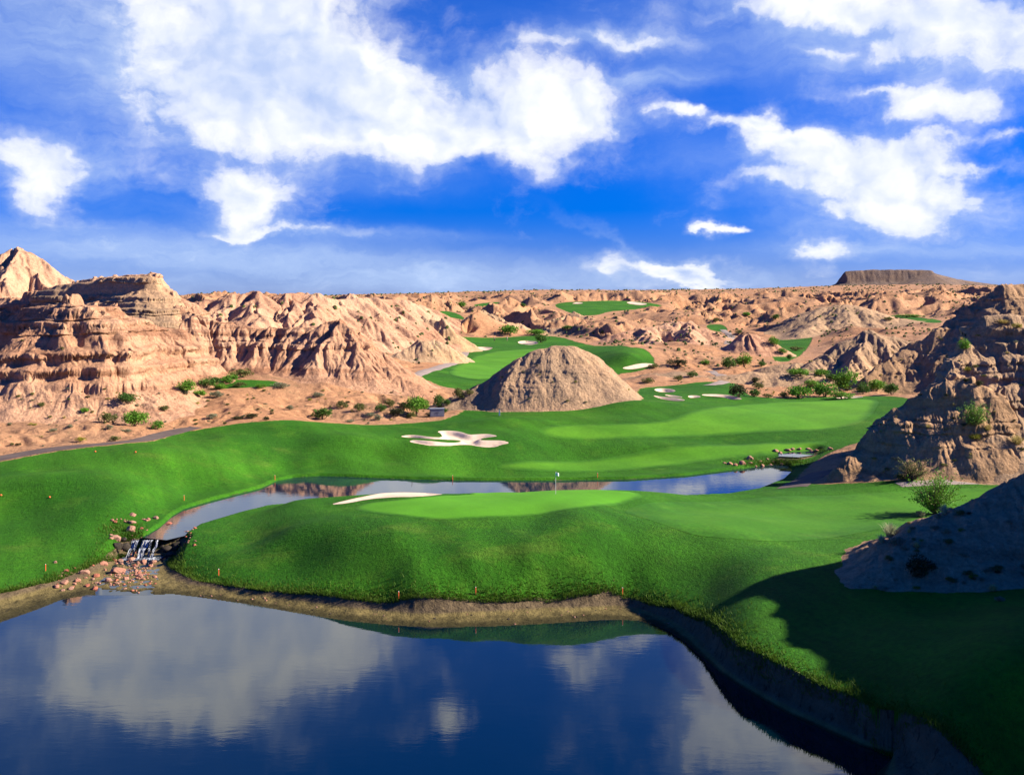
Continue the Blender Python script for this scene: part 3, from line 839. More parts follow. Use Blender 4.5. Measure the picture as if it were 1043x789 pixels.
# ------------------------------------------------------------------ hills
def seg_height(x, y, spine, sf, sb, r0, cap=None):
    """height of a ridge whose crest runs through spine (px, py, Y); front slope sf, back slope sb; cap = (steep, drop)"""
    pts = np.array([W(*p) for p in spine])
    best = np.full(x.shape, -1e9)
    for i in range(max(1, len(pts) - 1)):
        a = pts[i]; b = pts[min(i + 1, len(pts) - 1)]
        ex, ey = b[0] - a[0], b[1] - a[1]; l2 = ex * ex + ey * ey
        t = np.zeros_like(x) if l2 == 0 else np.clip(((x - a[0]) * ex + (y - a[1]) * ey) / l2, 0, 1)
        cx, cy, cz = a[0] + t * ex, a[1] + t * ey, a[2] + t * (b[2] - a[2])
        dx, dy = x - cx, y - cy
        d = np.sqrt(dx * dx + dy * dy)
        k = 0.5 - 0.5 * dy / (d + 1e-6)            # 1 towards the camera, 0 away
        s = sb + (sf - sb) * k
        dd = np.sqrt(d * d + r0 * r0) - r0
        if cap:
            drop = np.where(dd * cap[0] < cap[1], dd * cap[0], cap[1] + s * (dd - cap[1] / cap[0]))
        else:
            drop = s * dd
        best = np.maximum(best, cz - drop)
    return best

def smax(a, b, k):
    return 0.5 * (a + b + np.sqrt((a - b) ** 2 + k * k)) - 0.0

class Hill:
    def __init__(s, name, label, cat, mat, spines, pxr, Yr, step=(0.8, 0.35), gul=(1 / 7., 1.1, 4), terr=None, rough=0.5, toe=1.2, seed=1, k=1.0, fs=1.0, push=0.0):
        s.__dict__.update(name=name, label=label, cat=cat, mat=mat, spines=spines, pxr=pxr, Yr=Yr, step=step, gul=gul, terr=terr, rough=rough, toe=toe, seed=seed, k=k, fs=fs, push=push)
    def base(s, x, y):
        z = None
        for sp in s.spines:
            h = seg_height(x, y, *sp)
            z = h if z is None else smax(z, h, s.k)
        return z
    def full(s, x, y):
        sd = s.seed
        wob = 2.2
        x2 = x + wob * fbm(x / 9, y / 9, sd + 5, 3) * s.rough * 1.6; y2 = y + wob * fbm(x / 9, y / 9, sd + 8, 3) * s.rough * 1.6
        f, a, o = s.gul
        b, e, st = erode(x2, y2, s.base, f, a, o, sd, 0.55, 0.5)
        g = chunked(land, x, y)
        hh = b - g
        top = sst(hh, 0.3, 5.0)
        z = b + e * (0.35 + 0.65 * top) * sst(hh, -1.5, 2.0)
        z = z + s.rough * s.fs * (0.55 * fbm(x / (3.2 * s.fs), y / (3.2 * s.fs), sd + 11, 5, 0.6) + 0.34 * (ridged(x / (1.4 * s.fs), y / (1.4 * s.fs), sd + 13, 4, 0.65) - 0.6))
        if s.terr:
            Lh, amt, lo = s.terr                       # bed thickness, strength, lowest height that is bedded
            zz = z + 0.9 * fbm(x / 12, y / 12, sd + 21, 3)
            q = zz / Lh; fl = np.floor(q); fr = q - fl
            hsh = (_h(fl, fl * 0 + 3, sd) & 0xffff) / 65536.0
            wdt = 0.25 + 0.5 * hsh
            stp = fl + np.where(fr < wdt, fr / wdt * 0.22, 0.22 + 0.78 * sst(fr, wdt, 1.0))
            kk = amt * sst(hh, lo, lo + 3) * (0.5 + 0.5 * hsh)
            z = z + kk * (stp * Lh - zz)
        h = z - g
        h2 = 0.5 * (h + np.sqrt(h * h + s.toe ** 2)) - 0.25 * s.toe - 0.06
        return g + np.where(h < -3 * s.toe, -0.6, h2), g
    def build(s):
        p0, p1 = s.pxr; y0, y1 = s.Yr
        px = np.arange(p0, p1, s.step[0]); nY = int((y1 - y0) / s.step[1]); Y = np.linspace(y0, y1, nY)
        XX = (px[None] - CX) / F * Y[:, None]; YY = np.broadcast_to(Y[:, None], XX.shape).copy()
        zs = np.empty(XX.size); gs = np.empty(XX.size)
        xr, yr = XX.ravel(), YY.ravel()
        for i in range(0, xr.size, 60000):
            zs[i:i + 60000], gs[i:i + 60000] = s.full(xr[i:i + 60000], yr[i:i + 60000])
        if s.push:
            ep = 0.8
            b0 = chunked(s.base, xr, yr)
            gx = (chunked(s.base, xr + ep, yr) - b0) / ep; gy = (chunked(s.base, xr, yr + ep) - b0) / ep
            gl = np.sqrt(gx * gx + gy * gy) + 1e-6
            Lh = s.terr[0]
            zq = (zs + 0.9 * fbm(xr / 12, yr / 12, s.seed + 21, 3)) / (Lh * 0.5)
            fl = np.floor(zq); fr = zq - fl
            hard = (_h(fl, fl * 0 + 9, s.seed) & 0xffff) / 65536.0
            band = (hard > 0.5) * sst(fr, 0.0, 0.12) * (1 - sst(fr, 0.80, 1.0)) * (0.5 + hard)
            brk = 0.55 + 0.9 * fbm(xr / 2.5, yr / 2.5 + zs / 2.5, s.seed + 31, 3)
            amt = s.push * band * np.clip(brk, 0, 1.3) * sst(zs - gs, 1.0, 4.0) * sst(gl, 0.4, 0.9)
            xr = xr - gx / gl * amt; yr = yr - gy / gl * amt
        above = ((zs - gs) > -0.12).reshape(XX.shape)
        keep = above[:-1, :-1] | above[1:, :-1] | above[:-1, 1:] | above[1:, 1:]
        v = np.stack([xr, yr, zs], -1)
        v, f, _ = compact(v, grid_faces(len(Y), len(px), keep))
        o = obj(s.name, mesh_np(s.name, v, f), ROCK[s.mat])
        tag(o, s.label, s.cat, kind='structure')
        return o

HILLS = [
    Hill('hill', 'pale pointed clay peak rising highest at the far left of the skyline', 'hill', 'pink',
         [([(-120, 300, 285), (-40, 275, 275), (0, 262, 266), (20, 253, 262), (44, 272, 262), (70, 300, 265)], 0.62, 0.8, 2.0), ([(20, 253, 262), (2, 285, 240), (-10, 330, 215)], 0.8, 0.8, 1.5), ([(20, 253, 262), (48, 292, 245)], 0.9, 0.9, 1.0)],
         (-160, 150), (205, 310), (1.0, 0.5), (1 / 11., 1.2, 4), None, 0.5, 1.5, 11),
    Hill('cliff', 'stout orange cliff with stacked rock ledges and a rubble skirt at far left', 'cliff', 'orange',
         [([(-140, 335, 178), (-60, 322, 175), (0, 330, 171), (25, 312, 169), (62, 300, 167), (85, 305, 165.5), (108, 316, 164), (120, 334, 163), (126, 350, 161.5)], 0.66, 1.0, 1.5, (2.4, 8.0)), ([(70, 302, 167), (120, 310, 180), (170, 330, 186)], 0.9, 0.9, 1.0)],
         (-150, 262), (136, 205), (0.7, 0.16), (1 / 6., 0.55, 4), (2.3, 0.95, 2.5), 0.75, 1.2, 21, 1.0, 0.65, 0.9),
    Hill('ridge', 'long furrowed orange ridge with a dark overhanging caprock and a pointed right end', 'hill', 'orange',
         [([(-60, 300, 229), (25, 300, 225), (58, 287.5, 221), (90, 282, 219), (130, 278, 215), (155, 276.5, 213.5)], 0.75, 0.8, 3.5, (3.2, 3.4)),
          ([(155, 284, 213.5), (172, 298, 211), (190, 311, 209), (216, 325, 208), (262, 333, 207), (318, 331, 206), (345, 325, 204.5), (358, 340, 202), (378, 364, 198), (402, 380, 195), (425, 392, 193)], 0.72, 0.8, 0.8),
          ([(166, 318, 208), (180, 312, 206), (192, 320, 204)], 1.0, 0.9, 1.0, (2.5, 3.0))],
         (-80, 450), (172, 244), (0.7, 0.22), (1 / 6., 0.85, 4), (2.6, 0.55, 5.0), 0.55, 1.2, 31, 1.0, 0.65, 0.9),
    Hill('hill', 'row of rounded pink clay hills behind the caprock ridge', 'hill', 'pink',
         [([(170, 312, 300), (205, 306, 300), (232, 302, 300), (256, 297, 300), (275, 302, 305), (296, 299, 305), (318, 300, 310), (345, 304, 315), (372, 302, 330), (400, 304, 345), (430, 310, 360)], 0.55, 0.6, 3.0),
          ([(256, 297, 300), (262, 318, 280), (250, 338, 262)], 0.7, 0.7, 2.0), ([(232, 302, 300), (222, 322, 282)], 0.7, 0.7, 2.0), ([(296, 299, 305), (296, 318, 285)], 0.8, 0.8, 1.5), ([(318, 300, 310), (322, 322, 282)], 0.8, 0.8, 2.0)],
         (140, 470), (232, 380), (0.9, 0.6), (1 / 14., 1.5, 4), None, 0.5, 1.5, 41),
    Hill('hill', 'pointed pale clay cone standing behind the right end of the long ridge', 'hill', 'pink',
         [([(316, 322, 342), (338, 310, 340), (358, 299, 338), (378, 311, 338), (396, 324, 336)], 1.0, 0.9, 1.5), ([(358, 299, 338), (352, 318, 326), (345, 332, 318)], 1.0, 1.0, 1.0)],
         (280, 440), (295, 372), (0.8, 0.5), (1 / 8., 0.9, 4), None, 0.45, 1.2, 51),
    Hill('cliff', 'flat caprock shelf with a shadowed undercut topping the long furrowed ridge', 'cliff', 'tan',
         [([(40, 295, 218), (62, 289, 217), (96, 283, 215), (128, 279.5, 212.5), (154, 277, 210.5)], 0.9, 0.9, 4.2, (5.0, 3.6))],
         (0, 190), (196, 232), (0.6, 0.16), (1 / 5., 0.15, 3), (1.3, 0.8, 0.2), 0.35, 0.7, 201, 1.0, 0.6, 0.8),
    Hill('hill', 'yellowish clay hill with rounded gullied face left of the far fairway', 'hill', 'pale',
         [([(392, 340, 338), (408, 329, 336), (426, 321, 334), (446, 326, 334), (462, 337, 336)], 1.0, 0.9, 2.5)],
         (350, 492), (300, 365), (0.8, 0.5), (1 / 11., 1.6, 4), None, 0.4, 1.0, 61),
    Hill('hill', 'low clay hill, dark on its left and sunlit on its right, beside the path bend', 'hill', 'pale',
         [([(390, 370, 278), (408, 358, 281), (428, 347, 284), (440, 345, 286), (454, 350, 288), (466, 356, 290)], 0.95, 0.9, 1.5), ([(385, 352, 305), (405, 345, 308), (420, 346, 308)], 0.9, 0.9, 2.0)],
         (350, 490), (255, 330), (0.7, 0.4), (1 / 8., 0.8, 4), None, 0.45, 0.8, 71),
    Hill('hill', 'lone cone shaped clay hill standing in the middle of the grass', 'hill', 'tan',
         [([(432, 420, 177), (452, 411, 177.5), (470, 402, 178.5), (492, 389, 180), (516, 374, 182), (534, 362, 183), (552, 353.5, 184), (566, 350.5, 184.5), (577, 350.5, 184.5), (588, 354.5, 184.5), (600, 366, 184), (612, 379, 183), (624, 392, 182), (631, 403, 181)], 0.9, 1.15, 3.6)],
         (425, 675), (160, 205), (0.6, 0.16), (1 / 4.5, 0.22, 4), (1.5, 0.14, 0.3), 0.55, 0.7, 81, 1.0, 0.55, 0.16),
    Hill('hill', 'broad dark sided clay hill under the mesa, behind the valley grass', 'hill', 'grey',
         [([(800, 341, 505), (826, 323, 495), (846, 311.5, 485), (860, 309.5, 482), (882, 316, 475), (915, 324, 465), (960, 332, 455)], 0.34, 0.6, 8.0), ([(838, 322, 470), (815, 340, 430)], 0.5, 0.5, 3.0)],
         (760, 1060), (395, 580), (0.8, 0.8), (1 / 16., 1.3, 4), None, 0.5, 1.5, 91),
    Hill('hill', 'furrowed pinkish clay hill above the round bushes at the right end of the fairway', 'hill', 'tan',
         [([(822, 374, 246), (842, 360, 252), (862, 346, 256), (884, 338, 257), (912, 344, 257), (940, 350, 258), (970, 356, 262)], 0.75, 1.0, 2.5), ([(884, 338, 257), (872, 362, 244), (858, 384, 236)], 1.0, 1.0, 1.0), ([(912, 344, 257), (905, 368, 243)], 1.0, 1.0, 1.0)],
         (770, 1060), (222, 292), (0.8, 0.35), (1 / 6., 0.65, 4), None, 0.5, 1.0, 95, 1.0, 0.7),
    Hill('hill', 'bright smooth clay mound between two patches of valley grass', 'hill', 'pink',
         [([(738, 358, 335), (752, 346, 335), (764, 339, 335), (778, 344, 334), (786, 354, 332)], 0.7, 0.8, 3.0)],
         (700, 812), (305, 365), (0.7, 0.5), (1 / 10., 0.7, 4), None, 0.4, 1.0, 101),
    Hill('hill', 'reddish furrowed slopes left of the bright mound in the middle distance', 'hill', 'pink',
         [([(600, 352, 400), (628, 340, 405), (655, 334, 410), (690, 327, 420), (720, 336, 410), (745, 352, 400)], 0.55, 0.6, 3.0), ([(655, 334, 410), (668, 350, 370)], 0.8, 0.8, 2.0), ([(700, 328, 420), (706, 352, 370)], 0.8, 0.8, 2.0), ([(625, 356, 345), (655, 350, 345), (690, 356, 340), (720, 362, 335)], 0.6, 0.6, 2.5)],
         (570, 775), (312, 470), (0.8, 0.9), (1 / 14., 1.7, 4), None, 0.5, 1.5, 111),
    Hill('hill', 'small dark and light clay knolls behind the golfers on the far fairway', 'hill', 'grey',
         [([(455, 338, 520), (478, 322, 525), (492, 315, 530), (512, 325, 525), (530, 330, 530)], 0.65, 0.7, 3.0), ([(535, 345, 470), (560, 333, 480), (590, 334, 480), (622, 340, 470)], 0.65, 0.7, 2.5), ([(560, 326, 600), (585, 318, 610), (612, 326, 600)], 0.65, 0.7, 2.5)],
         (430, 650), (450, 660), (0.8, 1.2), (1 / 18., 1.9, 4), None, 0.5, 1.5, 121),
    Hill('hill', 'low grey dirt rises with shrubs behind the right end of the fairway', 'hill', 'grey',
         [([(735, 384, 226), (765, 378, 228), (800, 380, 226), (840, 384, 222), (880, 388, 218), (900, 392, 214)], 0.42, 0.6, 3.0), ([(790, 371, 255), (810, 369, 255), (830, 373, 252)], 0.6, 0.6, 3.0), ([(655, 384, 232), (690, 379, 232), (720, 384, 230)], 0.3, 0.5, 3.0)],
         (630, 930), (196, 275), (0.8, 0.4), (1 / 10., 0.9, 4), None, 0.5, 1.0, 131),
    Hill('mesa', 'dark flat topped mesa standing on the horizon at right', 'mesa', 'mesa',
         [([(862, 275.5, 1800), (890, 274, 1800), (930, 274, 1800), (948, 274.8, 1800)], 0.42, 0.5, 4, (1.6, 22)), ([(948, 277, 1800), (975, 284, 1800), (1010, 289, 1800)], 0.3, 0.4, 10)],
         (800, 1060), (1690, 1900), (0.7, 2.0), (1 / 40., 0.7, 3), None, 0.4, 4.0, 141),
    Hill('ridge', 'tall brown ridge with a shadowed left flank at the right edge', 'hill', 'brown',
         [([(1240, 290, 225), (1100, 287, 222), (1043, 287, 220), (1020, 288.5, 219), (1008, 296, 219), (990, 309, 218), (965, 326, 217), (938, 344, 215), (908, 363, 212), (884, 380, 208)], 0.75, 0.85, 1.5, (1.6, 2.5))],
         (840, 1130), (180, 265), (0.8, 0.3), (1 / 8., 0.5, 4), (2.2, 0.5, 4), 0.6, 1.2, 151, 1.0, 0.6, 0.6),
    Hill('cliff', 'pale crumbling spur with ledges climbing the right edge of the view', 'cliff', 'grey',
         [([(1130, 330, 136), (1060, 322, 135.5), (1024, 317, 135), (1006, 320, 134), (994, 330, 133), (984, 345, 131.5), (973, 364, 129.5), (966, 380, 127.5)], 0.95, 3.0, 1.6, (2.2, 2.2)),
          ([(1150, 395, 125), (1060, 388, 125), (1020, 392, 124.5), (1000, 404, 123)], 0.9, 0.8, 1.5, (2.4, 2.2)), ([(1030, 322, 134), (1052, 360, 128), (1078, 400, 123)], 1.1, 3.0, 1.5)],
         (815, 1130), (108, 162), (0.7, 0.16), (1 / 3.2, 0.30, 4), (1.7, 0.7, 2), 0.55, 1.0, 161, 1.0, 0.5, 0.55),
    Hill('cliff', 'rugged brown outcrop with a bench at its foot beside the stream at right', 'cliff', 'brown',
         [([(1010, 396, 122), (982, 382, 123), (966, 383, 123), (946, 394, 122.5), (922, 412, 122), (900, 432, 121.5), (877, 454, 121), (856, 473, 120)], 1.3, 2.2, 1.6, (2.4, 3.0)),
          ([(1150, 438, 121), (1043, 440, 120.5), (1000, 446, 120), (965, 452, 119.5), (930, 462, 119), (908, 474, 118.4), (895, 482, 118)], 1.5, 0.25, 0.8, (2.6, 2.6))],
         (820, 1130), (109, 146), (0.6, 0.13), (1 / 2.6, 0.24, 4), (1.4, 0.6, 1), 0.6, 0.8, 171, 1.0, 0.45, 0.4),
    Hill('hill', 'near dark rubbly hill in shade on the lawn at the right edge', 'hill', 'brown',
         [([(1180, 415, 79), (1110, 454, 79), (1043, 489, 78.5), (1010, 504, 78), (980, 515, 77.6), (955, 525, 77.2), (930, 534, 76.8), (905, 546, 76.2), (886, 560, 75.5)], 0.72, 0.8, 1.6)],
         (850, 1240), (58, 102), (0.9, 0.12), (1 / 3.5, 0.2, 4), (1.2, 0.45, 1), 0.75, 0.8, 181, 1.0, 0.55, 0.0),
    Hill('hill', 'high rubbly hill added unseen outside the frame at right to shade the near lawn', 'hill', 'brown',
         [([(1215, 318, 75.5), (1290, 312, 71), (1390, 312, 65.5), (1520, 312, 58.5), (1680, 312, 52), (1900, 325, 45)], 1.5, 1.5, 1.5)],  # added out of view, crest shaped so its shadow covers the near lawn
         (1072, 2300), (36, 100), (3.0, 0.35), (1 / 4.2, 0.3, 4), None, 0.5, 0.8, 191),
]
import time
_t = time.time()
for h_ in HILLS:
    h_.build()
print('hills', time.time() - _t)

def land_all(x, y):
    """land with every hill on it"""
    x = np.asarray(x, float); y = np.asarray(y, float)
    z = L(x, y).ravel(); xr = x.ravel(); yr = y.ravel()
    for h_ in HILLS:
        px = xr / yr * F + CX
        m = (px > h_.pxr[0]) & (px < h_.pxr[1]) & (yr > h_.Yr[0]) & (yr < h_.Yr[1])
        if m.any():
            zz, _ = h_.full(xr[m], yr[m])
            z[m] = np.maximum(z[m], zz)
    return z.reshape(x.shape)

# ------------------------------------------------------------------ water
def flat_sheet(name, poly, z, mat):
    me = bpy.data.meshes.new(name)
    bm = bmesh.new()
    bm.faces.new([bm.verts.new((p[0], p[1], z)) for p in poly])
    bmesh.ops.recalc_face_normals(bm, faces=bm.faces)
    bm.normal_update()
    for f in bm.faces:
        if f.normal.z < 0: f.normal_flip()
    bmesh.ops.triangulate(bm, faces=bm.faces)
    bm.to_mesh(me); bm.free()
    return obj(name, me, mat)
tag(flat_sheet('lake', [(-130, -60), (150, -60), (150, 60), (60, 96), (-130, 96)], 0.0, M_WATER), 'dark blue lake mirroring clouds across the foreground', 'lake', kind='structure')
def grow(poly, r):
    p = [Vector(q) for q in poly]; n = len(p)
    area = sum(p[i].x * p[(i + 1) % n].y - p[(i + 1) % n].x * p[i].y for i in range(n))
    out = []
    for i in range(n):
        t = (p[(i + 1) % n] - p[i - 1]).normalized()
        nrm = Vector((t.y, -t.x)) if area > 0 else Vector((-t.y, t.x))
        out.append(p[i] + nrm * r)
    return out
tag(flat_sheet('pond', grow(pond_w, 0.3), POND_Z, M_POND), 'upper pond behind the putting green reflecting sky and hills', 'pond', kind='structure')
tag(flat_sheet('stream', grow(UPOOL, 0.5), UP_Z, M_POND), 'short stream feeding the pond between the lawn and the brown outcrop', 'stream', kind='structure')

# ------------------------------------------------------------------ sheets that lie on the land
def sheet(name, poly, mat, off, step, label, cat, dome=0.0):
    p = np.array(poly)
    x0, y0 = p.min(0); x1, y1 = p.max(0)
    gx, gy = np.meshgrid(np.arange(x0, x1, step[0]), np.arange(y0, y1, step[1]))
    gx, gy = gx.ravel(), gy.ravel()
    d = poly_sd(gx, gy, poly)
    m = d > min(step) * 0.35
    # resample outline
    ring = []
    for i in range(len(p)):
        a, b = p[i], p[(i + 1) % len(p)]
        n = max(1, int(np.linalg.norm(b - a) / (min(step) * 0.9)))
        for k in range(n):
            ring.append(a + (b - a) * k / n)
    ring = np.array(ring)
    pts = np.concatenate([ring, np.stack([gx[m], gy[m]], -1)])
    v2 = [Vector(q) for q in pts]
    res = delaunay_2d_cdt(v2, [(i, (i + 1) % len(ring)) for i in range(len(ring))], [], 1, 1e-4)
    xy = np.array([(q.x, q.y) for q in res[0]])
    tri = np.array([t for t in res[2] if len(t) == 3])
    dd = np.maximum(poly_sd(xy[:, 0], xy[:, 1], poly), 0)
    z = L(xy[:, 0], xy[:, 1]) + off * (0.35 + 0.65 * sst(dd, 0, step[0])) + dome
    a, b, c = xy[tri[:, 0]], xy[tri[:, 1]], xy[tri[:, 2]]
    cr = (b[:, 0] - a[:, 0]) * (c[:, 1] - a[:, 1]) - (b[:, 1] - a[:, 1]) * (c[:, 0] - a[:, 0])
    tri[cr < 0] = tri[cr < 0][:, ::-1]
    me = mesh_np(name, np.column_stack([xy, z]), tri)
    at = me.attributes.new('inside', 'FLOAT', 'POINT'); at.data.foreach_set('value', dd.astype(np.float32))
    o = obj(name, me, mat)
    return tag(o, label, cat, kind='structure')

sheet('putting_green', GREEN, M_GREEN, 0.03, (0.45, 0.35), 'smooth bright putting green between the lake and the pond', 'green')
FL = {'strip_back': 'paler mown fairway strip in front of the lone clay hill', 'strip_front': 'paler mown fairway strip along the far bank of the pond',
      'far_strip': 'pale fairway of the second hole beyond the lone clay hill', 'sunlit_mown_strip': 'mown strip right of the putting green, coloured paler for its sunlit flat', 'left_strip': 'pale mown strip on the left lawn'}
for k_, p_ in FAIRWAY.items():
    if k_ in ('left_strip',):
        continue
    sheet('fairway', p_, M_SUNLIT_TURF if k_ == 'sunlit_mown_strip' else M_FAIR, 0.05 if k_ != 'far_strip' else 0.12, (0.8, 0.6) if k_ != 'far_strip' else (1.6, 1.6), FL[k_], 'fairway')
BL = {'star': 'branching star shaped sand bunker left of the lone clay hill', 'green_side': 'thin curved sand bunker on the pond side of the putting green', 'oval': 'small oval sand bunker right of the lone clay hill',
      'twin_front': 'slanting sand bunker, front one of a pair below the oval bunker', 'twin_back': 'slim sand bunker, rear one of a pair below the oval bunker', 'sliver': 'tiny sand bunker between the slanting pair and the long streak',
      'streak': 'long narrow sand bunker at the back edge of the fairway', 'back_right': 'sand bunker in front of the round bushes at the right end of the fairway', 'far_white': 'small white sand bunker beside the sunlit path bend',
      'far_strip': 'flat sand bunker across the middle of the far fairway', 'far_green': 'sand bunker beside the far green near the golfers', 'valley': 'pale sand bunker under the grassy mound right of the far fairway',
      'upper_one': 'single sand bunker at the left of the high green', 'upper_two': 'cluster of sand at the right of the high green'}
for k_, p_ in BUNKERS.items():
    ym = np.mean([q[1] for q in p_])
    st_ = 0.3 if ym < 160 else 0.45 if ym < 230 else 0.9 if ym < 500 else 2.0
    sheet('sand_bunker', p_, M_SAND, 0.05 if ym < 230 else 0.12 if ym < 500 else 0.5, (st_, st_), BL[k_], 'bunker')

def path_strip(pts, width, label, lo=45, hi=5000, mat=None):
    c = np.array([hit(a, b, G0, lo, hi)[:2] if len(q) == 0 else (X(a, q[0]), q[0]) for a, b, *q in pts])
    # smooth the centre line
    for _ in range(2):
        q = [c[0]]
        for i in range(len(c) - 1):
            q += [c[i] * .75 + c[i + 1] * .25, c[i] * .25 + c[i + 1] * .75]
        q.append(c[-1]); c = np.array(q)
    t = np.gradient(c, axis=0); t /= np.linalg.norm(t, axis=1)[:, None]
    n = np.stack([-t[:, 1], t[:, 0]], -1)
    poly = [tuple(q) for q in c + n * width / 2] + [tuple(q) for q in (c - n * width / 2)[::-1]]
    ym = c[:, 1].mean()
    s = 0.5 if ym < 200 else 1.0
    return sheet('cart_path', poly, mat or M_PATH, 0.06 if ym < 200 else 0.2, (s, s), label, 'path')
M_ASPHALT_SHADE = simple_mat('path_asphalt_shade', (0.075, 0.055, 0.050), (0.11, 0.085, 0.075), 0.6, 0.9, 0.02)  # real asphalt on the left path; on the stream slab this tone paints shade
path_strip([(-140, 492), (-60, 480), (0, 466), (22, 461.5), (45, 458), (80, 455), (112, 452.6), (140, 448.5), (160, 444.5), (178, 440), (200, 436)], 2.6, 'dark cart path curving along the left desert edge of the lawn', 80, mat=M_ASPHALT_SHADE)
path_strip([(415, 386), (428, 380), (442, 376), (458, 371), (470, 364), (474, 357), (470, 351)], 3.2, 'cart path bending round the sunlit foot of the low clay hill', 190)
path_strip([(722, 378), (730, 381), (738, 384.5), (741, 388), (733, 391), (722, 393)], 2.6, 'short cart path bend behind the fairway bunkers', 180)
path_strip([(736, 336), (744, 342), (746, 348), (741, 353)], 3.0, 'grey cart path winding down past the bright clay mound', 300)
path_strip([(915, 495.5), (950, 494), (985, 491.5), (1010, 489), (1043, 485), (1120, 474)], 2.2, 'pale cart path at the foot of the brown outcrop at the right edge', 100, 125)
path_strip([(806, 495), (816, 489), (828, 483), (840, 478)], 3.6, 'grey path slab darkened for shade beside the stream below the brown outcrop', 100, 140, mat=M_ASPHALT_SHADE)  # concrete slab, its shade painted in with the dark path colour

# ------------------------------------------------------------------ finding the ground under a photo point
bpy.context.view_layer.update()
DG = bpy.context.evaluated_depsgraph_get()
WET = {'lake', 'pond', 'stream'}
def ground_px(px, py):
    """land point seen at a photo pixel (dry land only)"""
    d = Vector(((px - CX) / F, 1.0, -(py - HY) / F)).normalized()
    o = Vector((0, 0, H))
    for _ in range(4):
        ok, loc, nrm, idx, ob, mx = SC.ray_cast(DG, o, d)
        if not ok:
            return None, None
        if ob.name.split('.')[0] in WET:
            o = loc + d * 0.02
            continue
        return loc, ob.name.split('.')[0]
    return loc, ob.name.split('.')[0]
def drop(x, y):
    o = Vector((x, y, 120))
    for _ in range(4):
        ok, loc, nrm, idx, ob, mx = SC.ray_cast(DG, o, Vector((0, 0, -1)))
        if not ok:
            return 0.0
        if ob.name.split('.')[0] in WET:
            o = loc - Vector((0, 0, 0.02)); continue
        return loc.z
    return loc.z

# ------------------------------------------------------------------ plants
def leaf_mat(name, a, b, trans=0.25):
    m = bpy.data.materials.new(name); m.use_nodes = True
    t = m.node_tree; N = NT(t); bs = t.nodes['Principled BSDF']; out = t.nodes['Material Output']
    p = pos(N)
    r = N.n('ShaderNodeObjectInfo').outputs['Random']
    n = N.noise(p, 1.6, 3, 0.6)
    f = N.m('ADD', N.m('MULTIPLY', n, 1.3), N.m('MULTIPLY_ADD', r, 0.4, -0.35), clamp=True)
    col = N.mix(f, a, b)
    N.put(bs.inputs['Base Color'], col)
    bs.inputs['Roughness'].default_value = 0.7; bs.inputs['Specular IOR Level'].default_value = 0.2
    tr = N.n('ShaderNodeBsdfTranslucent'); N.put(tr.inputs[0], col)
    mx = N.n('ShaderNodeMixShader'); mx.inputs[0].default_value = trans
    N.link(bs.outputs[0], mx.inputs[1]); N.link(tr.outputs[0], mx.inputs[2]); N.link(mx.outputs[0], out.inputs[0])
    return m
LEAF = {
    'green': leaf_mat('bright_leaf', (0.062, 0.180, 0.016), (0.149, 0.312, 0.028)),
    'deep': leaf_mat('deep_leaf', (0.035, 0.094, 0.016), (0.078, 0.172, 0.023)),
    'olive': leaf_mat('olive_leaf', (0.072, 0.091, 0.023), (0.143, 0.156, 0.039)),
    'grey': leaf_mat('grey_leaf', (0.143, 0.156, 0.091), (0.247, 0.254, 0.150)),
    'straw': leaf_mat('straw_blade', (0.338, 0.273, 0.091), (0.494, 0.403, 0.156)),
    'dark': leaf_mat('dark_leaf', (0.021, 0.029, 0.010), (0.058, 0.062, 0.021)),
    'pale': leaf_mat('pale_blade', (0.260, 0.286, 0.156), (0.429, 0.442, 0.260)),
    'yellow': leaf_mat('yellow_leaf', (0.169, 0.195, 0.019), (0.299, 0.260, 0.026)),
}
M_BARK = simple_mat('bark', (0.10, 0.07, 0.045), (0.16, 0.12, 0.08), 6.0, 0.95, 0.01)

rng = np.random.default_rng(5)
def leaf_quads(c, size, up=0.0, aspect=2.2):
    n = len(c)
    a = rng.normal(size=(n, 3)); a[:, 2] += up
    a /= np.linalg.norm(a, axis=1)[:, None]
    b = np.cross(a, rng.normal(size=(n, 3))); b /= np.linalg.norm(b, axis=1)[:, None]
    s = size * rng.uniform(0.6, 1.3, (n, 1))
    l = a * s; w = b * s / aspect
    v = np.stack([c - l, c + w, c + l, c - w], 1).reshape(-1, 3)
    f = np.arange(n * 4).reshape(-1, 4)
    return v, f

def crown_points(n, lobes, flat=0.8, spread=0.62, lob=0.42, base=0.12):
    """points through an uneven crown about 2 wide and 2*flat high standing on z=0"""
    cs = []
    for _ in range(lobes):
        d = rng.normal(size=3); d /= np.linalg.norm(d)
        d *= spread * rng.uniform(0.35, 1.0) ** 0.5
        d[2] = abs(d[2]) if rng.random() < 0.75 else d[2] * 0.5
        cs.append((d, lob * rng.uniform(0.6, 1.25)))
    out = []
    for i in range(n):
        c, r = cs[rng.integers(lobes)]
        d = rng.normal(size=3); d /= np.linalg.norm(d)
        out.append(c + d * r * rng.uniform(0.55, 1.05))
    p = np.array(out)
    p[:, 2] = p[:, 2] * flat + 0.55 * flat
    p[:, 2] = np.where(p[:, 2] < base, base + rng.uniform(0, 0.2, len(p)), p[:, 2])
    return p

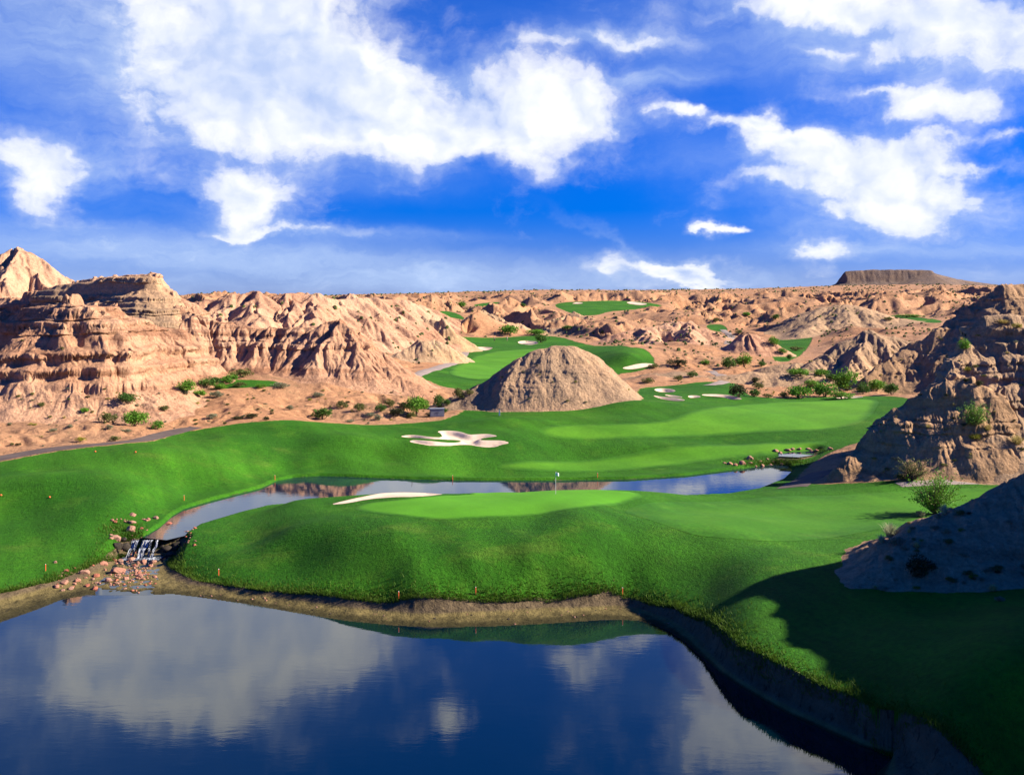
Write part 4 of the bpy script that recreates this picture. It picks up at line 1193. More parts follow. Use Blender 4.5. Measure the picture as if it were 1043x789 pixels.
def tube_np(pts, radii, k=5):
    pts = np.array(pts, float); n = len(pts)
    t = np.gradient(pts, axis=0); t /= np.linalg.norm(t, axis=1)[:, None] + 1e-9
    v = []
    for i in range(n):
        u = np.cross(t[i], (0.3, 0.9, 0.2)); u /= np.linalg.norm(u) + 1e-9
        w = np.cross(t[i], u)
        for j in range(k):
            a = 2 * math.pi * j / k
            v.append(pts[i] + (u * math.cos(a) + w * math.sin(a)) * radii[i])
    f = [(i * k + j, i * k + (j + 1) % k, (i + 1) * k + (j + 1) % k, (i + 1) * k + j) for i in range(n - 1) for j in range(k)]
    return np.array(v), np.array(f)

def join_np(parts):
    V, Fs, o = [], [], 0
    for v, f in parts:
        V.append(v); Fs.append(f + o); o += len(v)
    return np.concatenate(V), np.concatenate(Fs)

def stems_mesh(n, h, r):
    ps = []
    for i in range(n):
        a = rng.uniform(0, 2 * math.pi); s = rng.uniform(0.2, 0.75) * h
        e = np.array([math.cos(a) * s, math.sin(a) * s, h * rng.uniform(0.6, 1.0)])
        m = e * 0.5 + np.array([0, 0, -0.1 * h]) * rng.uniform(0, 1)
        ps.append(tube_np([(0, 0, -0.12), m * 0.4, m, e], [r, r * 0.8, r * 0.5, r * 0.2]))
    return join_np(ps)

PROTO = {}
def make_bush(key, kind, leaf, n, size, lobes, flat, variants=2, nst=7, name='desert_bush'):
    for v in range(variants):
        lv, lf = leaf_quads(crown_points(n, lobes, flat), size)
        sv, sf = stems_mesh(nst, 1.3 * flat, 0.035)
        PROTO.setdefault(key, []).append((name, kind, mesh_np(name + '_foliage', lv, lf, False), mesh_np(name + '_stems', sv, sf), LEAF[leaf]))
make_bush('green', 'bush', 'green', 1100, 0.085, 16, 0.80, 3)
make_bush('deep', 'bush', 'deep', 1000, 0.085, 14, 0.78, 3)
make_bush('olive', 'bush', 'olive', 800, 0.085, 12, 0.70, 2)
make_bush('grey', 'bush', 'grey', 500, 0.095, 9, 0.62, 2)
make_bush('dark', 'bush', 'dark', 800, 0.085, 11, 0.72, 2)
make_bush('yellow', 'bush', 'yellow', 500, 0.09, 10, 0.66, 2)

def make_airy(key, leaf, nb, per, variants=1):
    """upright feathery shrub: long thin branches with fine leaves along them"""
    for v in range(variants):
        st, lp = [], []
        for i in range(nb):
            a = rng.uniform(0, 2 * math.pi); s = rng.uniform(0.15, 1.05)
            e = np.array([math.cos(a) * s, math.sin(a) * s, rng.uniform(0.75, 1.75) - 0.45 * s])
            m = e * 0.5 + np.array([0, 0, 0.18])
            tt = np.linspace(0, 1, 7)[:, None]
            q = 2 * (1 - tt) * tt * m + tt * tt * e
            q[1:] += rng.normal(scale=0.03, size=(6, 3))
            st.append(tube_np(q, np.linspace(0.028, 0.005, 7), 4))
            for _ in range(per):
                k = rng.uniform(0.3, 1.05); b = 2 * (1 - k) * k * m + k * k * e
                lp.append(b + rng.normal(scale=0.085, size=3))
        lv, lf = leaf_quads(np.array(lp), 0.055, 0.4, 3.0)
        sv, sf = join_np(st)
        PROTO.setdefault(key, []).append(('feathery_shrub', 'shrub', mesh_np('feathery_foliage', lv, lf, False), mesh_np('feathery_stems', sv, sf), LEAF[leaf]))
make_airy('airy', 'green', 60, 42, 2)
make_airy('airy_olive', 'olive', 45, 26, 1)

def make_clump(key, leaf, n, variants=2):
    for v in range(variants):
        P = []
        for i in range(n):
            a = rng.uniform(0, 2 * math.pi); s = rng.uniform(0.1, 0.95); h = rng.uniform(0.5, 1.15)
            b = np.array([math.cos(a), math.sin(a), 0]) * rng.uniform(0, 0.25)
            e = b + np.array([math.cos(a) * s, math.sin(a) * s, h - 0.4 * s])
            m = b * 0.4 + e * 0.6 + np.array([0, 0, 0.22])
            w = np.array([-math.sin(a), math.cos(a), 0]) * 0.022
            P.append(np.array([b - w, b + w, m + w * .8, m - w * .8])); P.append(np.array([m - w * .8, m + w * .8, e + w * .1, e - w * .1]))
        vv = np.concatenate(P); ff = np.arange(len(vv)).reshape(-1, 4)
        PROTO.setdefault(key, []).append(('grass_clump', 'grass clump', mesh_np('clump_blades', vv, ff, False), None, LEAF[leaf]))
make_clump('straw', 'straw', 150)
make_clump('pale', 'pale', 170)

def make_tree():
    tv, tf = join_np([tube_np([(0, 0, -0.2), (0.03, 0, 0.3), (-0.02, 0.02, 0.7), (0.02, 0, 1.1)], [0.10, 0.08, 0.065, 0.03], 7)] +
                     [tube_np([(0, 0, 0.35 + 0.08 * i), (0.25 * math.cos(i * 2.1), 0.25 * math.sin(i * 2.1), 0.7 + 0.06 * i), (0.55 * math.cos(i * 2.1 + .3), 0.55 * math.sin(i * 2.1 + .3), 1.0 + 0.1 * i)], [0.045, 0.03, 0.012]) for i in range(6)])
    p = crown_points(2600, 26, 0.85, 0.66, 0.36)
    p[:, 2] = p[:, 2] * 0.95 + 0.12
    lv, lf = leaf_quads(p, 0.06)
    PROTO['tree'] = [('broad_tree', 'tree', mesh_np('tree_crown', lv, lf, False), mesh_np('tree_trunk', tv, tf), LEAF['green'])]
make_tree()

FIRST = {}
def plant(key, px, py, wpx, hpx, label, group=None, rz=None, loc=None):
    """stand a plant at photo pixel (px, py = its foot), wpx wide and hpx high in the photo"""
    if loc is None:
        loc, on = ground_px(px, py)
        if loc is None:
            print('no ground', px, py); return None
    var = PROTO[key]
    i = random.randrange(len(var))
    name, cat, fol, stm, lm = var[i]
    Y = loc.y
    w = wpx / F * Y / 2.0
    h = hpx / F * Y / ({'tree': 1.75, 'airy': 1.6, 'airy_olive': 1.6, 'straw': 1.1, 'pale': 1.1}.get(key, 1.35))
    sc = (w, w, h)
    rz = random.uniform(0, 6.28) if rz is None else rz
    k = (key, i)
    loc = Vector(loc) - Vector((0, 0, 0.03))
    if k in FIRST:
        return dup(FIRST[k], loc, rz, sc, label, cat, group)
    r = root(name, loc, label, cat, group, rz, sc)
    if stm is None:
        bl = obj('blades', fol, lm, r)
    else:
        tree = key == 'tree'
        obj('crown' if tree else 'foliage', fol, lm, r)
        obj('trunk' if tree else 'stems', stm, M_BARK, r)
    FIRST[k] = r
    return r

G_TEE, G_COR, G_LFT, G_RGT = 'bushes round the small tee lawn', 'bushes at the right end of the fairway', 'bushes on the left desert slope', 'bushes on the right rocks'
PLANTS = [
    # left desert below the cliff
    ('deep', 130, 411, 26, 15, 'dark round bush directly under the ledged orange cliff', G_LFT),
    ('green', 137, 434, 30, 22, 'largest bright green bush on the left desert above the cart path', G_LFT),
    ('olive', 110, 430, 22, 15, 'olive bush left of the largest bright green desert bush', G_LFT),
    ('green', 160, 437, 16, 11, 'low green bush right of the largest bright desert bush, at the cart path', G_LFT),
    ('olive', 117, 449, 14, 8, 'squat green olive bush close above the dark cart path', G_LFT),
    ('yellow', 82, 450, 13, 9, 'yellow green bush at the cart path below the cliff', G_LFT),
    ('yellow', 33, 433, 10, 4, 'flat yellow green bush alone on the far left dirt', G_LFT),
    ('grey', 54, 439, 11, 5, 'flat grey bush on the far left dirt', G_LFT),
    ('grey', 71, 435, 9, 5, 'small grey bush up the dirt from the yellow green one', G_LFT),
    ('grey', 112, 437, 10, 8, 'grey bush wedged below the olive bush on the left dirt', G_LFT),
    ('grey', 129, 440, 12, 5, 'low grey bush in front of the largest bright desert bush', G_LFT),
    ('green', 86, 420, 11, 7, 'light green bush at the rubble foot of the cliff', G_LFT),
    ('olive', 42, 414, 10, 7, 'olive bush half way up the cliff rubble at far left', G_LFT),
    # tee lawn
    ('green', 190, 399, 24, 15, 'leftmost bright bush of the small tee lawn', G_TEE),
    ('deep', 210, 394, 22, 12, 'dark bush at the back left of the small tee lawn', G_TEE),
    ('green', 203, 404, 17, 10, 'green bush over the dark gully below the tee lawn', G_TEE),
    ('deep', 220, 390, 14, 8, 'dark low bush behind the left part of the tee lawn', G_TEE),
    ('green', 234, 390, 26, 12, 'wide bright bush at the back of the tee lawn', G_TEE),
    ('olive', 246, 384, 30, 12, 'olive yellow bush standing tallest behind the tee lawn', G_TEE),
    ('grey', 220, 405, 19, 11, 'pale green grey bush right of the dark gully', G_TEE),
    ('green', 224, 396, 20, 8, 'low green bush along the front edge of the tee lawn', G_TEE),
    ('olive', 244, 394, 18, 7, 'flat olive bush at the middle front of the tee lawn', G_TEE),
    ('grey', 287, 395, 24, 10, 'pale grey bush at the right tip of the tee lawn', G_TEE),
    ('green', 266, 395, 14, 6, 'small green bush at the right front of the tee lawn', G_TEE),
    ('grey', 190, 402, 13, 8, 'grey bush under the leftmost tee lawn bush', G_TEE),
    ('olive', 167, 418, 14, 8, 'olive bush alone on the smooth dirt left of the dark gully', G_LFT),
    ('dark', 241, 427, 16, 5, 'flat dark bush by the lawn edge, left of a pair', G_LFT),
    ('dark', 256, 426, 18, 8, 'tall dark bush by the lawn edge, right of a pair', G_LFT),
    ('dark', 271, 428, 9, 6, 'tiny dark bush alone at the lawn edge', G_LFT),
    ('grey', 216, 426, 15, 9, 'grey bush in the stony patch above the lawn edge', G_LFT),
    ('deep', 329, 427, 24, 16, 'big dark brown green bush where the desert meets the lawn', G_LFT),
    ('olive', 366, 418, 18, 10, 'round olive bush right of two on the ridge foot', G_LFT),
    ('olive', 348, 416, 16, 11, 'round olive bush left of two on the ridge foot', G_LFT),
    ('grey', 386, 428, 15, 10, 'round grey bush at the lawn edge right of the big dark bush', G_LFT),
    ('grey', 357, 430, 12, 5, 'low grey bush right beside the big dark bush', G_LFT),
    ('grey', 325, 404, 16, 8, 'grey green bush under the furrowed ridge face', G_LFT),
    ('grey', 295, 417, 10, 8, 'grey bush on the slope above the big dark bush', G_LFT),
    # by the cone
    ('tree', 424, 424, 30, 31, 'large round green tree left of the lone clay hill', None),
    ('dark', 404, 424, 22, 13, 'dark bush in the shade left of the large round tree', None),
    ('olive', 397, 414, 14, 10, 'olive bush behind the dark one left of the large round tree', None),
    ('deep', 447, 415, 16, 17, 'tall bush right of the large round tree', None),
    ('olive', 467, 406, 15, 15, 'round olive bush above the tail of the lone clay hill', None),
    ('olive', 419, 426, 14, 9, 'low olive bush in front of the large round tree', None),
    ('deep', 456, 413, 10, 9, 'small dark bush between two on the tail of the lone clay hill', None),
    ('grey', 437, 424, 12, 7, 'grey bush in front of the utility cabinet', None),
    ('dark', 411, 417, 16, 11, 'dark bush behind the shade bush left of the large round tree', None),
    ('deep', 388, 419, 15, 10, 'dark green bush at the very end of the ridge foot', None),
    ('olive', 478, 402, 11, 9, 'small olive bush highest up the tail of the lone clay hill', None),
    ('grey', 378, 424, 14, 7, 'flat grey bush left of the round grey bush at the lawn edge', None),
    ('deep', 452, 421, 12, 8, 'dark low bush right of the utility cabinet', None),
    # far fairway and centre
    ('green', 519, 341, 24, 14, 'bright green spreading tree behind the golfers', None),
    ('deep', 551, 349, 18, 12, 'dark bush beside the far green bunker', None),
    ('green', 545, 341, 24, 8, 'low leafy bushes behind the far green', None),
    ('deep', 580, 336, 20, 6, 'dark low bush in the hollow behind the far green', None),
    ('green', 470, 313, 10, 8, 'small round tree on the high left lawn', None),
    ('deep', 533, 313, 9, 6, 'dark bush right of the high left lawn', None),
    ('dark', 690, 372, 28, 9, 'long dark bush above the valley bunker', None),
    ('olive', 666, 375, 14, 7, 'olive bush at the end of the valley bunker', None),
    ('olive', 691, 388, 12, 9, 'olive bush on the dirt above the oval bunker', None),
    ('olive', 660, 390, 16, 8, 'olive bush at the right foot of the lone clay hill', None),
    ('deep', 742, 375, 18, 14, 'dark green tree, left one of a pair beside the bright mound', None),
    ('green', 758, 374, 20, 18, 'green tree, right one of a pair beside the bright mound', None),
    ('deep', 776, 373, 12, 7, 'low dark bush in front of the bright mound', None),
    ('green', 788, 352, 14, 11, 'green bush on the left of the valley grass', None),
    ('olive', 811, 357, 20, 6, 'olive bush across the valley grass', None),
    ('deep', 804, 366, 9, 7, 'small dark bush at the foot of the valley grass', None),
    ('deep', 790, 325, 12, 7, 'dark bush in the gully above the valley grass', None),
    ('green', 761, 322, 10, 6, 'green bush on the slope far behind the bright mound', None),
    ('olive', 729, 328, 9, 6, 'bush by the small far lawn left of the bright mound', None),
    ('olive', 752, 340, 9, 6, 'bush beside the winding grey path', None),
    # right corner of the fairway
    ('green', 815, 383, 28, 11, 'wide green bush under the broad clay hill, left of two', G_COR),
    ('green', 836, 383, 20, 10, 'green bush under the broad clay hill, right of two', G_COR),
    ('green', 862, 398, 34, 26, 'tallest green bush at the right end of the fairway', G_COR),
    ('deep', 879, 401, 16, 14, 'dark bush tucked right of the tallest green bush', G_COR),
    ('green', 813, 405, 32, 17, 'round green bush at the fairway edge, left of two', G_COR),
    ('green', 840, 404, 32, 18, 'round green bush at the fairway edge, right of two', G_COR),
    ('olive', 798, 405, 14, 8, 'olive bush at the left side of the round fairway bushes', G_COR),
    ('dark', 752, 404, 24, 19, 'dark twiggy bush right of the long streak bunker', G_COR),
    ('olive', 772, 396, 16, 9, 'olive bush on the grey dirt rise', G_COR),
    ('dark', 770, 389, 14, 7, 'dark bush at the top of the grey dirt rise', G_COR),
    ('green', 893, 398, 22, 16, 'green bush by the shadowed flank, left of two', G_COR),
    ('deep', 908, 402, 18, 16, 'dark bush by the shadowed flank, right of two', G_COR),
    ('green', 858, 406, 30, 9, 'low leafy bush behind the last fairway bunker', G_COR),
    ('olive', 782, 405, 14, 6, 'low olive bush at the fairway edge under the dirt rise', G_COR),
    ('green', 925, 323, 34, 4, 'low green hedge like bushes on the far bench', None),
    ('deep', 705, 384, 14, 8, 'dark bush on the dirt left of the short path bend', None),
    ('green', 718, 372, 12, 8, 'green bush above the short path bend', None),
    ('deep', 768, 404, 16, 10, 'dark bush at the fairway edge left of the round bushes', G_COR),
    ('green', 828, 395, 22, 10, 'green bush on the rise behind the two round fairway bushes', G_COR),
    ('deep', 848, 388, 18, 10, 'dark bush up the slope left of the tallest green bush', G_COR),
    ('green', 797, 360, 12, 7, 'green bush in the middle of the valley grass', None),
    ('olive', 905, 326, 14, 4, 'olive bush at the left tip of the far bench', None),
    # right rocks
    ('green', 982, 356, 15, 13, 'green bush on the pale spur crest', G_RGT),
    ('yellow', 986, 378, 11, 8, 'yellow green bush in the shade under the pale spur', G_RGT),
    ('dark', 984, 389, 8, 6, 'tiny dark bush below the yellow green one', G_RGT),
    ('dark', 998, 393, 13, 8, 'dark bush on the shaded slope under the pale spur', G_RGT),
    ('airy', 993, 434, 30, 27, 'bright feathery shrub on the bench of the brown outcrop', G_RGT),
    ('yellow', 993, 448, 15, 11, 'yellow green bush just below the bright feathery shrub', G_RGT),
    ('straw', 1006, 438, 16, 8, 'straw coloured grass right of the bright feathery shrub', G_RGT),
    ('straw', 1036, 452, 22, 12, 'straw coloured grass clump at the right edge of the bench', G_RGT),
    ('airy_olive', 930, 489, 40, 26, 'olive feathery shrub at the foot of the brown outcrop', G_RGT),
    ('olive', 918, 488, 16, 9, 'low olive bush left of the feathery shrub at the outcrop foot', G_RGT),
    ('yellow', 1036, 334, 14, 8, 'green yellow bush on the ledge at the right edge', G_RGT),
    ('straw', 1022, 329, 26, 5, 'golden dry grass on the ledge behind the pale spur', G_RGT),
    ('airy', 953, 523, 52, 47, 'largest bright feathery shrub on the tip of the near dark hill', G_RGT),
    ('grey', 936, 526, 17, 10, 'round grey bush left of the largest feathery shrub', G_RGT),
    ('pale', 962, 523, 16, 12, 'pale grass clump under the largest feathery shrub', G_RGT),
    ('pale', 906, 546, 24, 17, 'big pale dry grass clump at the tip of the near dark hill', G_RGT),
    ('pale', 898, 552, 16, 10, 'smaller pale grass clump left of the big one', G_RGT),
    ('grey', 912, 553, 22, 12, 'grey bush in front of the big pale grass clump', G_RGT),
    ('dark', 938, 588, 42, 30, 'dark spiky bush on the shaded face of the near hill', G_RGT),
    ('olive', 978, 524, 14, 8, 'olive bush on the crest right of the largest feathery shrub', G_RGT),
    ('grey', 1018, 612, 14, 8, 'grey tuft at the shaded foot of the near hill', G_RGT),
]
for k_, px_, py_, w_, h_, lab_, g_ in PLANTS:
    plant(k_, px_, py_, w_, h_, lab_, g_)

# small scrub all over the clay
def in_any(px, py, boxes):
    return any(a <= px <= b and c <= py <= d for a, b, c, d in boxes)
SCRUB_BOX = [(0, 440, 395, 455, 115), (640, 900, 375, 402, 42), (880, 1043, 320, 485, 50), (900, 1043, 520, 605, 26), (0, 420, 300, 395, 14), (480, 650, 360, 412, 14), (760, 960, 315, 385, 26), (845, 1043, 575, 616, 16)]
rs = random.Random(11)
for x0, x1, y0, y1, n in SCRUB_BOX:
    k = 0; tries = 0
    while k < n and tries < n * 6:
        tries += 1
        a, b = rs.uniform(x0, x1), rs.uniform(y0, y1)
        loc, on = ground_px(a, b)
        if loc is None or on not in ('desert_ground', 'hill', 'ridge', 'cliff') or loc.y > 330:
            continue
        s = rs.uniform(0.4, 1.0)
        wp = s / loc.y * F
        key = rs.choices(['grey', 'olive', 'dark', 'straw', 'yellow'], [5, 4, 2, 2, 1])[0]
        plant(key, a, b, wp, wp * rs.uniform(0.4, 0.7), {'grey': 'small grey scrub scattered over the clay and desert dirt', 'olive': 'small olive scrub scattered over the clay and desert dirt', 'dark': 'small dark scrub scattered over the clay and desert dirt',
              'straw': 'small dry straw tuft scattered over the clay and desert dirt', 'yellow': 'small yellow green scrub scattered over the clay and desert dirt'}[key], 'scattered ' + key + ' scrub', loc=loc)
        k += 1

# far scrub: too many to count, one mass
def far_scrub():
    P = []
    n = 0
    cand = 15000
    pxs = rng.uniform(-60, 1100, cand); Ys = 270 * np.exp(rng.uniform(0, 1, cand) ** 0.8 * math.log(1600 / 270.))
    xs = X(pxs, Ys)
    g = chunked(grass_sd, xs, Ys)
    ok = g < -3
    xs, Ys = xs[ok], Ys[ok]
    dens = fbm(xs / 60, Ys / 60, 300, 2)
    keep = rng.uniform(-0.6, 0.5, len(xs)) < dens
    xs, Ys = xs[keep], Ys[keep]
    zs = np.array([drop(a, b) for a, b in zip(xs, Ys)])
    V, Fc = [], []
    ang = np.arange(6) * math.pi / 3
    o = 0
    for x, y, z in zip(xs, Ys, zs):
        r = rng.uniform(0.22, 0.62) * (0.7 + y / 650.0); h = r * rng.uniform(0.8, 1.3)
        rr = r * rng.uniform(0.7, 1.2, 6)
        ring = np.stack([x + rr * np.cos(ang), y + rr * np.sin(ang), np.full(6, z - 0.3)], -1)
        r2 = np.stack([x + 0.75 * rr * np.cos(ang + .4), y + 0.75 * rr * np.sin(ang + .4), z + h * rng.uniform(0.5, 0.8, 6)], -1)
        V += [ring, r2, np.array([[x, y, z + h]])]
        for j in range(6):
            k = (j + 1) % 6
            Fc += [(o + j, o + k, o + 6 + k), (o + j, o + 6 + k, o + 6 + j), (o + 6 + j, o + 6 + k, o + 12)]
        o += 13
    ob = obj('far_scrub', mesh_np('far_scrub', np.concatenate(V), np.array(Fc), False), simple_mat('scrub_leaf', (0.040, 0.066, 0.016), (0.085, 0.105, 0.035), 0.3, 0.95, 0))
    tag(ob, 'sparse dark scrub peppering the far clay slopes and plateau', 'scrub', kind='stuff')
far_scrub()

# ------------------------------------------------------------------ boulders
def rock_material(name, a, b):
    m, N, bs = new_mat(name)
    p = pos(N)
    r = N.n('ShaderNodeObjectInfo').outputs['Random']
    col = N.mix(N.m('ADD', N.m('MULTIPLY', N.noise(p, 2.0, 5, 0.65), 0.7), N.m('MULTIPLY_ADD', r, 0.7, -0.25), clamp=True), a, b)
    N.put(bs.inputs['Base Color'], col)
    bs.inputs['Roughness'].default_value = 0.9; bs.inputs['Specular IOR Level'].default_value = 0.25
    N.put(bs.inputs['Normal'], bump(N, N.noise(p, 6.0, 6, 0.7), 0.05))
    return m
M_BOULDER = rock_material('boulder_stone', (0.33, 0.145, 0.095), (0.25, 0.155, 0.11))
M_REDROCK = rock_material('red_stone', (0.24, 0.07, 0.045), (0.33, 0.12, 0.07))
M_WETROCK = rock_material('wet_stone', (0.022, 0.018, 0.014), (0.05, 0.04, 0.03))

def boulder_mesh(seed):
    bm = bmesh.new()
    bmesh.ops.create_icosphere(bm, subdivisions=4, radius=1.0)
    r = random.Random(seed)
    planes = [(Vector((r.gauss(0, 1), r.gauss(0, 1), r.gauss(0, 1))).normalized(), r.uniform(0.55, 0.9)) for _ in range(11)]
    for v in bm.verts:
        d = v.co.normalized(); k = 1.0
        for nrm, off in planes:
            c = d.dot(nrm)
            if c > 0:
                k = min(k, off / c)
        v.co = d * k
    co = np.array([v.co for v in bm.verts])
    n = fbm(co[:, 0] * 2.2 + seed, co[:, 1] * 2.2 + co[:, 2] * 1.7, seed, 4) * 0.10
    for v, q in zip(bm.verts, n):
        v.co += v.co.normalized() * float(q)
        v.co.z *= 0.78
    me = bpy.data.meshes.new('boulder'); bm.to_mesh(me); bm.free()
    for p in me.polygons: p.use_smooth = True
    return me
BM = {}
for nm_, mt_ in (('boulder', M_BOULDER), ('red', M_REDROCK), ('wet', M_WETROCK)):
    BM[nm_] = []
    for s_ in range(4):
        me_ = boulder_mesh(100 + s_ * 7 + len(nm_)); me_.materials.append(mt_); BM[nm_].append(me_)

def boulder(kind, px, py, w, label, group, z=None, rel=1.0):
    loc, on = ground_px(px, py)
    if loc is None:
        return
    s = w / F * loc.y / 2
    o = obj('boulder', random.choice(BM[kind]))
    o.location = (loc.x, loc.y + s * 0.4, loc.z + s * 0.08)
    o.rotation_euler = (random.uniform(-.3, .3), random.uniform(-.3, .3), random.uniform(0, 6.28))
    o.scale = (s, s * random.uniform(0.8, 1.1), s * random.uniform(0.75, 1.05) * rel)
    tag(o, label, 'boulder', group)
BIG = [
    ('boulder', 65, 594, 9, 'pink boulder standing farthest left in the stream mouth'), ('boulder', 78, 592, 9, 'flat pink boulder right of the leftmost one in the stream mouth'),
    ('boulder', 85, 584, 12, 'long pink boulder at the grass edge of the stream mouth'), ('red', 97.5, 587, 9, 'dark red boulder in the middle of the stream mouth'),
    ('red', 95.5, 600, 8, 'red boulder nearest the lake in the stream mouth'), ('boulder', 119, 583, 15, 'largest pink boulder in the stream bed'),
    ('boulder', 105, 575, 9, 'pale boulder at the upper left of the stream bed'), ('boulder', 118, 549, 10, 'pink boulder left of the small waterfall'),
    ('boulder', 132, 541, 12, 'pale flat boulder on the grass above the small waterfall'), ('red', 170, 535, 10, 'round dark red boulder in the pond outlet above the waterfall'),
    ('boulder', 135, 525, 8, 'boulder farthest up on the left lawn by the stream'), ('red', 196, 536, 11, 'red boulder on the island side of the pond outlet'),
    ('boulder', 190, 543, 8, 'orange boulder below the red one on the island side'), ('boulder', 211, 530, 6, 'small boulder at the pond shore of the island'),
    ('boulder', 158, 528, 7, 'boulder at the left shore of the pond outlet'), ('boulder', 150, 530, 6, 'small pale boulder left beside the pond outlet'),
    ('boulder', 133, 533, 10, 'pinkish boulder on the grass between two others above the waterfall'), ('boulder', 173, 545, 6, 'flat boulder in the water just above the waterfall'),
    ('red', 67, 582, 7, 'brownish boulder at the left grass edge of the stream mouth'), ('boulder', 57, 598, 8, 'low pink boulder half buried at the sandy left end of the stream mouth'), ('boulder', 72, 600, 7, 'pink boulder at the water edge left of the red one'), ('boulder', 110, 592, 10, 'blocky pink boulder right of the dark red one'),
    ('red', 88, 597, 7, 'brown red boulder between two pink ones in the stream mouth'), ('boulder', 122, 572, 8, 'pale boulder above the largest pink one'), ('boulder', 142, 587, 7, 'orange boulder low in the rubble by the lake'), ('boulder', 128, 590, 7, 'pink boulder low in the rubble, left of the orange one'),
    ('boulder', 133, 571, 9, 'orange boulder below the waterfall pool'),
    ('boulder', 146, 573, 8, 'pink boulder in the rubble below the waterfall'), ('boulder', 155, 574, 9, 'orange boulder near the shaded bank below the waterfall'),
]
for k_, px_, py_, w_, lab_ in BIG:
    boulder(k_, px_, py_, w_, lab_, 'boulders of the cascade')
rs = random.Random(3)
cnt = 0
while cnt < 240:
    t = rs.random()
    if t < 0.55:
        a, b = rs.gauss(138, 13), rs.gauss(583, 9)
    elif t < 0.8:
        a, b = rs.uniform(56, 122), rs.gauss(590, 7)
    elif t < 0.92:
        a, b = rs.uniform(112, 150), 552 - (rs.random()) * 24
    else:
        a, b = rs.uniform(180, 200), rs.uniform(533, 556)
    if not (55 < a < 205 and 520 < b < 604) or (a > 158 and b > 566):
        continue
    boulder(rs.choice(['boulder', 'boulder', 'boulder', 'red']), a, b, rs.choice([1.8, 2.2, 2.6, 3.0, 3.6, 4.8]), 'small loose stone strewn in the stream bed below the small waterfall', 'loose stones of the stream bed')
    cnt += 1
for a, b, w in [(118, 557, 13), (128, 558, 15), (135, 556, 9), (146, 554, 8), (148, 559, 7), (160, 556, 7), (137, 551, 6), (153, 548, 6), (164, 557, 9), (170, 560, 14), (178, 558, 15), (174, 566, 13), (180, 550, 10), (140, 562, 6), (157, 562, 7), (125, 550, 10)]:
    boulder('wet', a, b, w, 'dark wet rock forming the ledge of the small waterfall', 'wet ledge rocks')
rs = random.Random(21)
for _ in range(46):
    a = rs.uniform(190, 690); b = np.interp(a, [190, 250, 350, 440, 560, 640, 690], [602, 608, 624, 630, 627, 622, 634]) + rs.gauss(0, 3)
    boulder(rs.choice(['boulder', 'wet', 'boulder']), a, float(b), rs.choice([1.4, 1.8, 2.4, 3.0]), 'small stone lying on the muddy beach under the grass bank', 'stones on the beach')
for i, (a, b, w) in enumerate([(743, 473, 8), (749, 474, 6), (757, 473, 9), (765, 468, 9), (764, 472, 5), (776, 475, 6), (785, 474, 6), (791, 460, 7), (795, 462, 6), (803, 459, 7), (808, 458, 6), (814, 458, 6), (824, 458, 6), (828, 461, 7), (832, 460, 6), (738, 472, 4), (782, 468, 4), (788, 471, 5), (797, 473, 5), (775, 470, 4), (846, 458, 7), (770, 475, 4)]):
    boulder('boulder', a, b, w, 'pink boulder on the reedy bank by the small stream at right', 'boulders by the right stream')

# ------------------------------------------------------------------ falling water
def foam_mat():
    m, N, bs = new_mat('white_water')
    p = pos(N)
    x, y, z = N.sep(p)
    n = N.noise(N.comb(N.m('MULTIPLY', x, 4.0), y, N.m('MULTIPLY', z, 0.6)), 1.6, 5, 0.7)
    N.put(bs.inputs['Base Color'], N.mix(N.smooth(n, 0.44, 0.66), (0.025, 0.035, 0.05), (0.55, 0.60, 0.66)))
    bs.inputs['Roughness'].default_value = 0.25
    N.put(bs.inputs['Normal'], bump(N, n, 0.08))
    return m
M_FOAM = foam_mat()
def waterfall(label, x0, x1, y, ztop, zbot, strands, tilt):
    r = root('waterfall', (0.5 * (x0 + x1), y, zbot), label, 'waterfall')
    L0 = Vector(r.location)
    for (a, b, step) in strands:
        nu, nv = 14, 14
        V = []
        for j in range(nv):
            t = j / (nv - 1)
            for i in range(nu):
                s = a + (b - a) * i / (nu - 1)
                x = x0 + (x1 - x0) * s + (b - a) * (x1 - x0) * 0.25 * math.sin(3.1 * t + 9 * a) * t
                zz = ztop + 0.03 - (ztop - zbot) * (t ** 1.5 if not step else (0.45 * min(1, t / 0.35) ** 1.5 + 0.55 * max(0, (t - 0.5) / 0.5) ** 1.4))
                yy = y + tilt * s + 0.45 - (1.15 * t ** 0.8 if not step else 1.5 * t) + 0.05 * math.sin(i * 2.1 + t * 3) + 0.03 * math.sin(i * 5.3)
                V.append((x - L0.x + 0.02 * math.sin(j * 2 + i), yy - L0.y, zz - L0.z))
        obj('water_veil', mesh_np('water_veil', np.array(V), grid_faces(nv, nu)), M_FOAM, r)
    # churned water at the foot
    V = []
    nu, nv = 30, 10
    for j in range(nv):
        for i in range(nu):
            s, t = i / (nu - 1), j / (nv - 1)
            e = math.sin(math.pi * s) * math.sin(math.pi * min(1, t * 1.02 + 0.0)) 
            V.append((x0 + (x1 - x0) * (s * 1.2 - 0.1) - L0.x, tilt * s - 0.45 - 1.2 * t, 0.06 * e + 0.03 * e * math.sin(i * 1.9 + j * 2.3)))
    obj('churned_foot', mesh_np('churned_foot', np.array(V), grid_faces(nv, nu)), M_FOAM, r)
    return r
yf = YZ(550, 1.65)
waterfall('small white waterfall tumbling from the pond into the stream bed at left', X(133, yf), X(166, yf), yf - 0.6, POND_Z, 0.33, [(0.06, 0.17, 1), (0.20, 0.27, 0), (0.38, 0.60, 1), (0.63, 0.69, 0), (0.78, 0.86, 1)], 0.3)
yr_ = YZ(471, POND_Z)
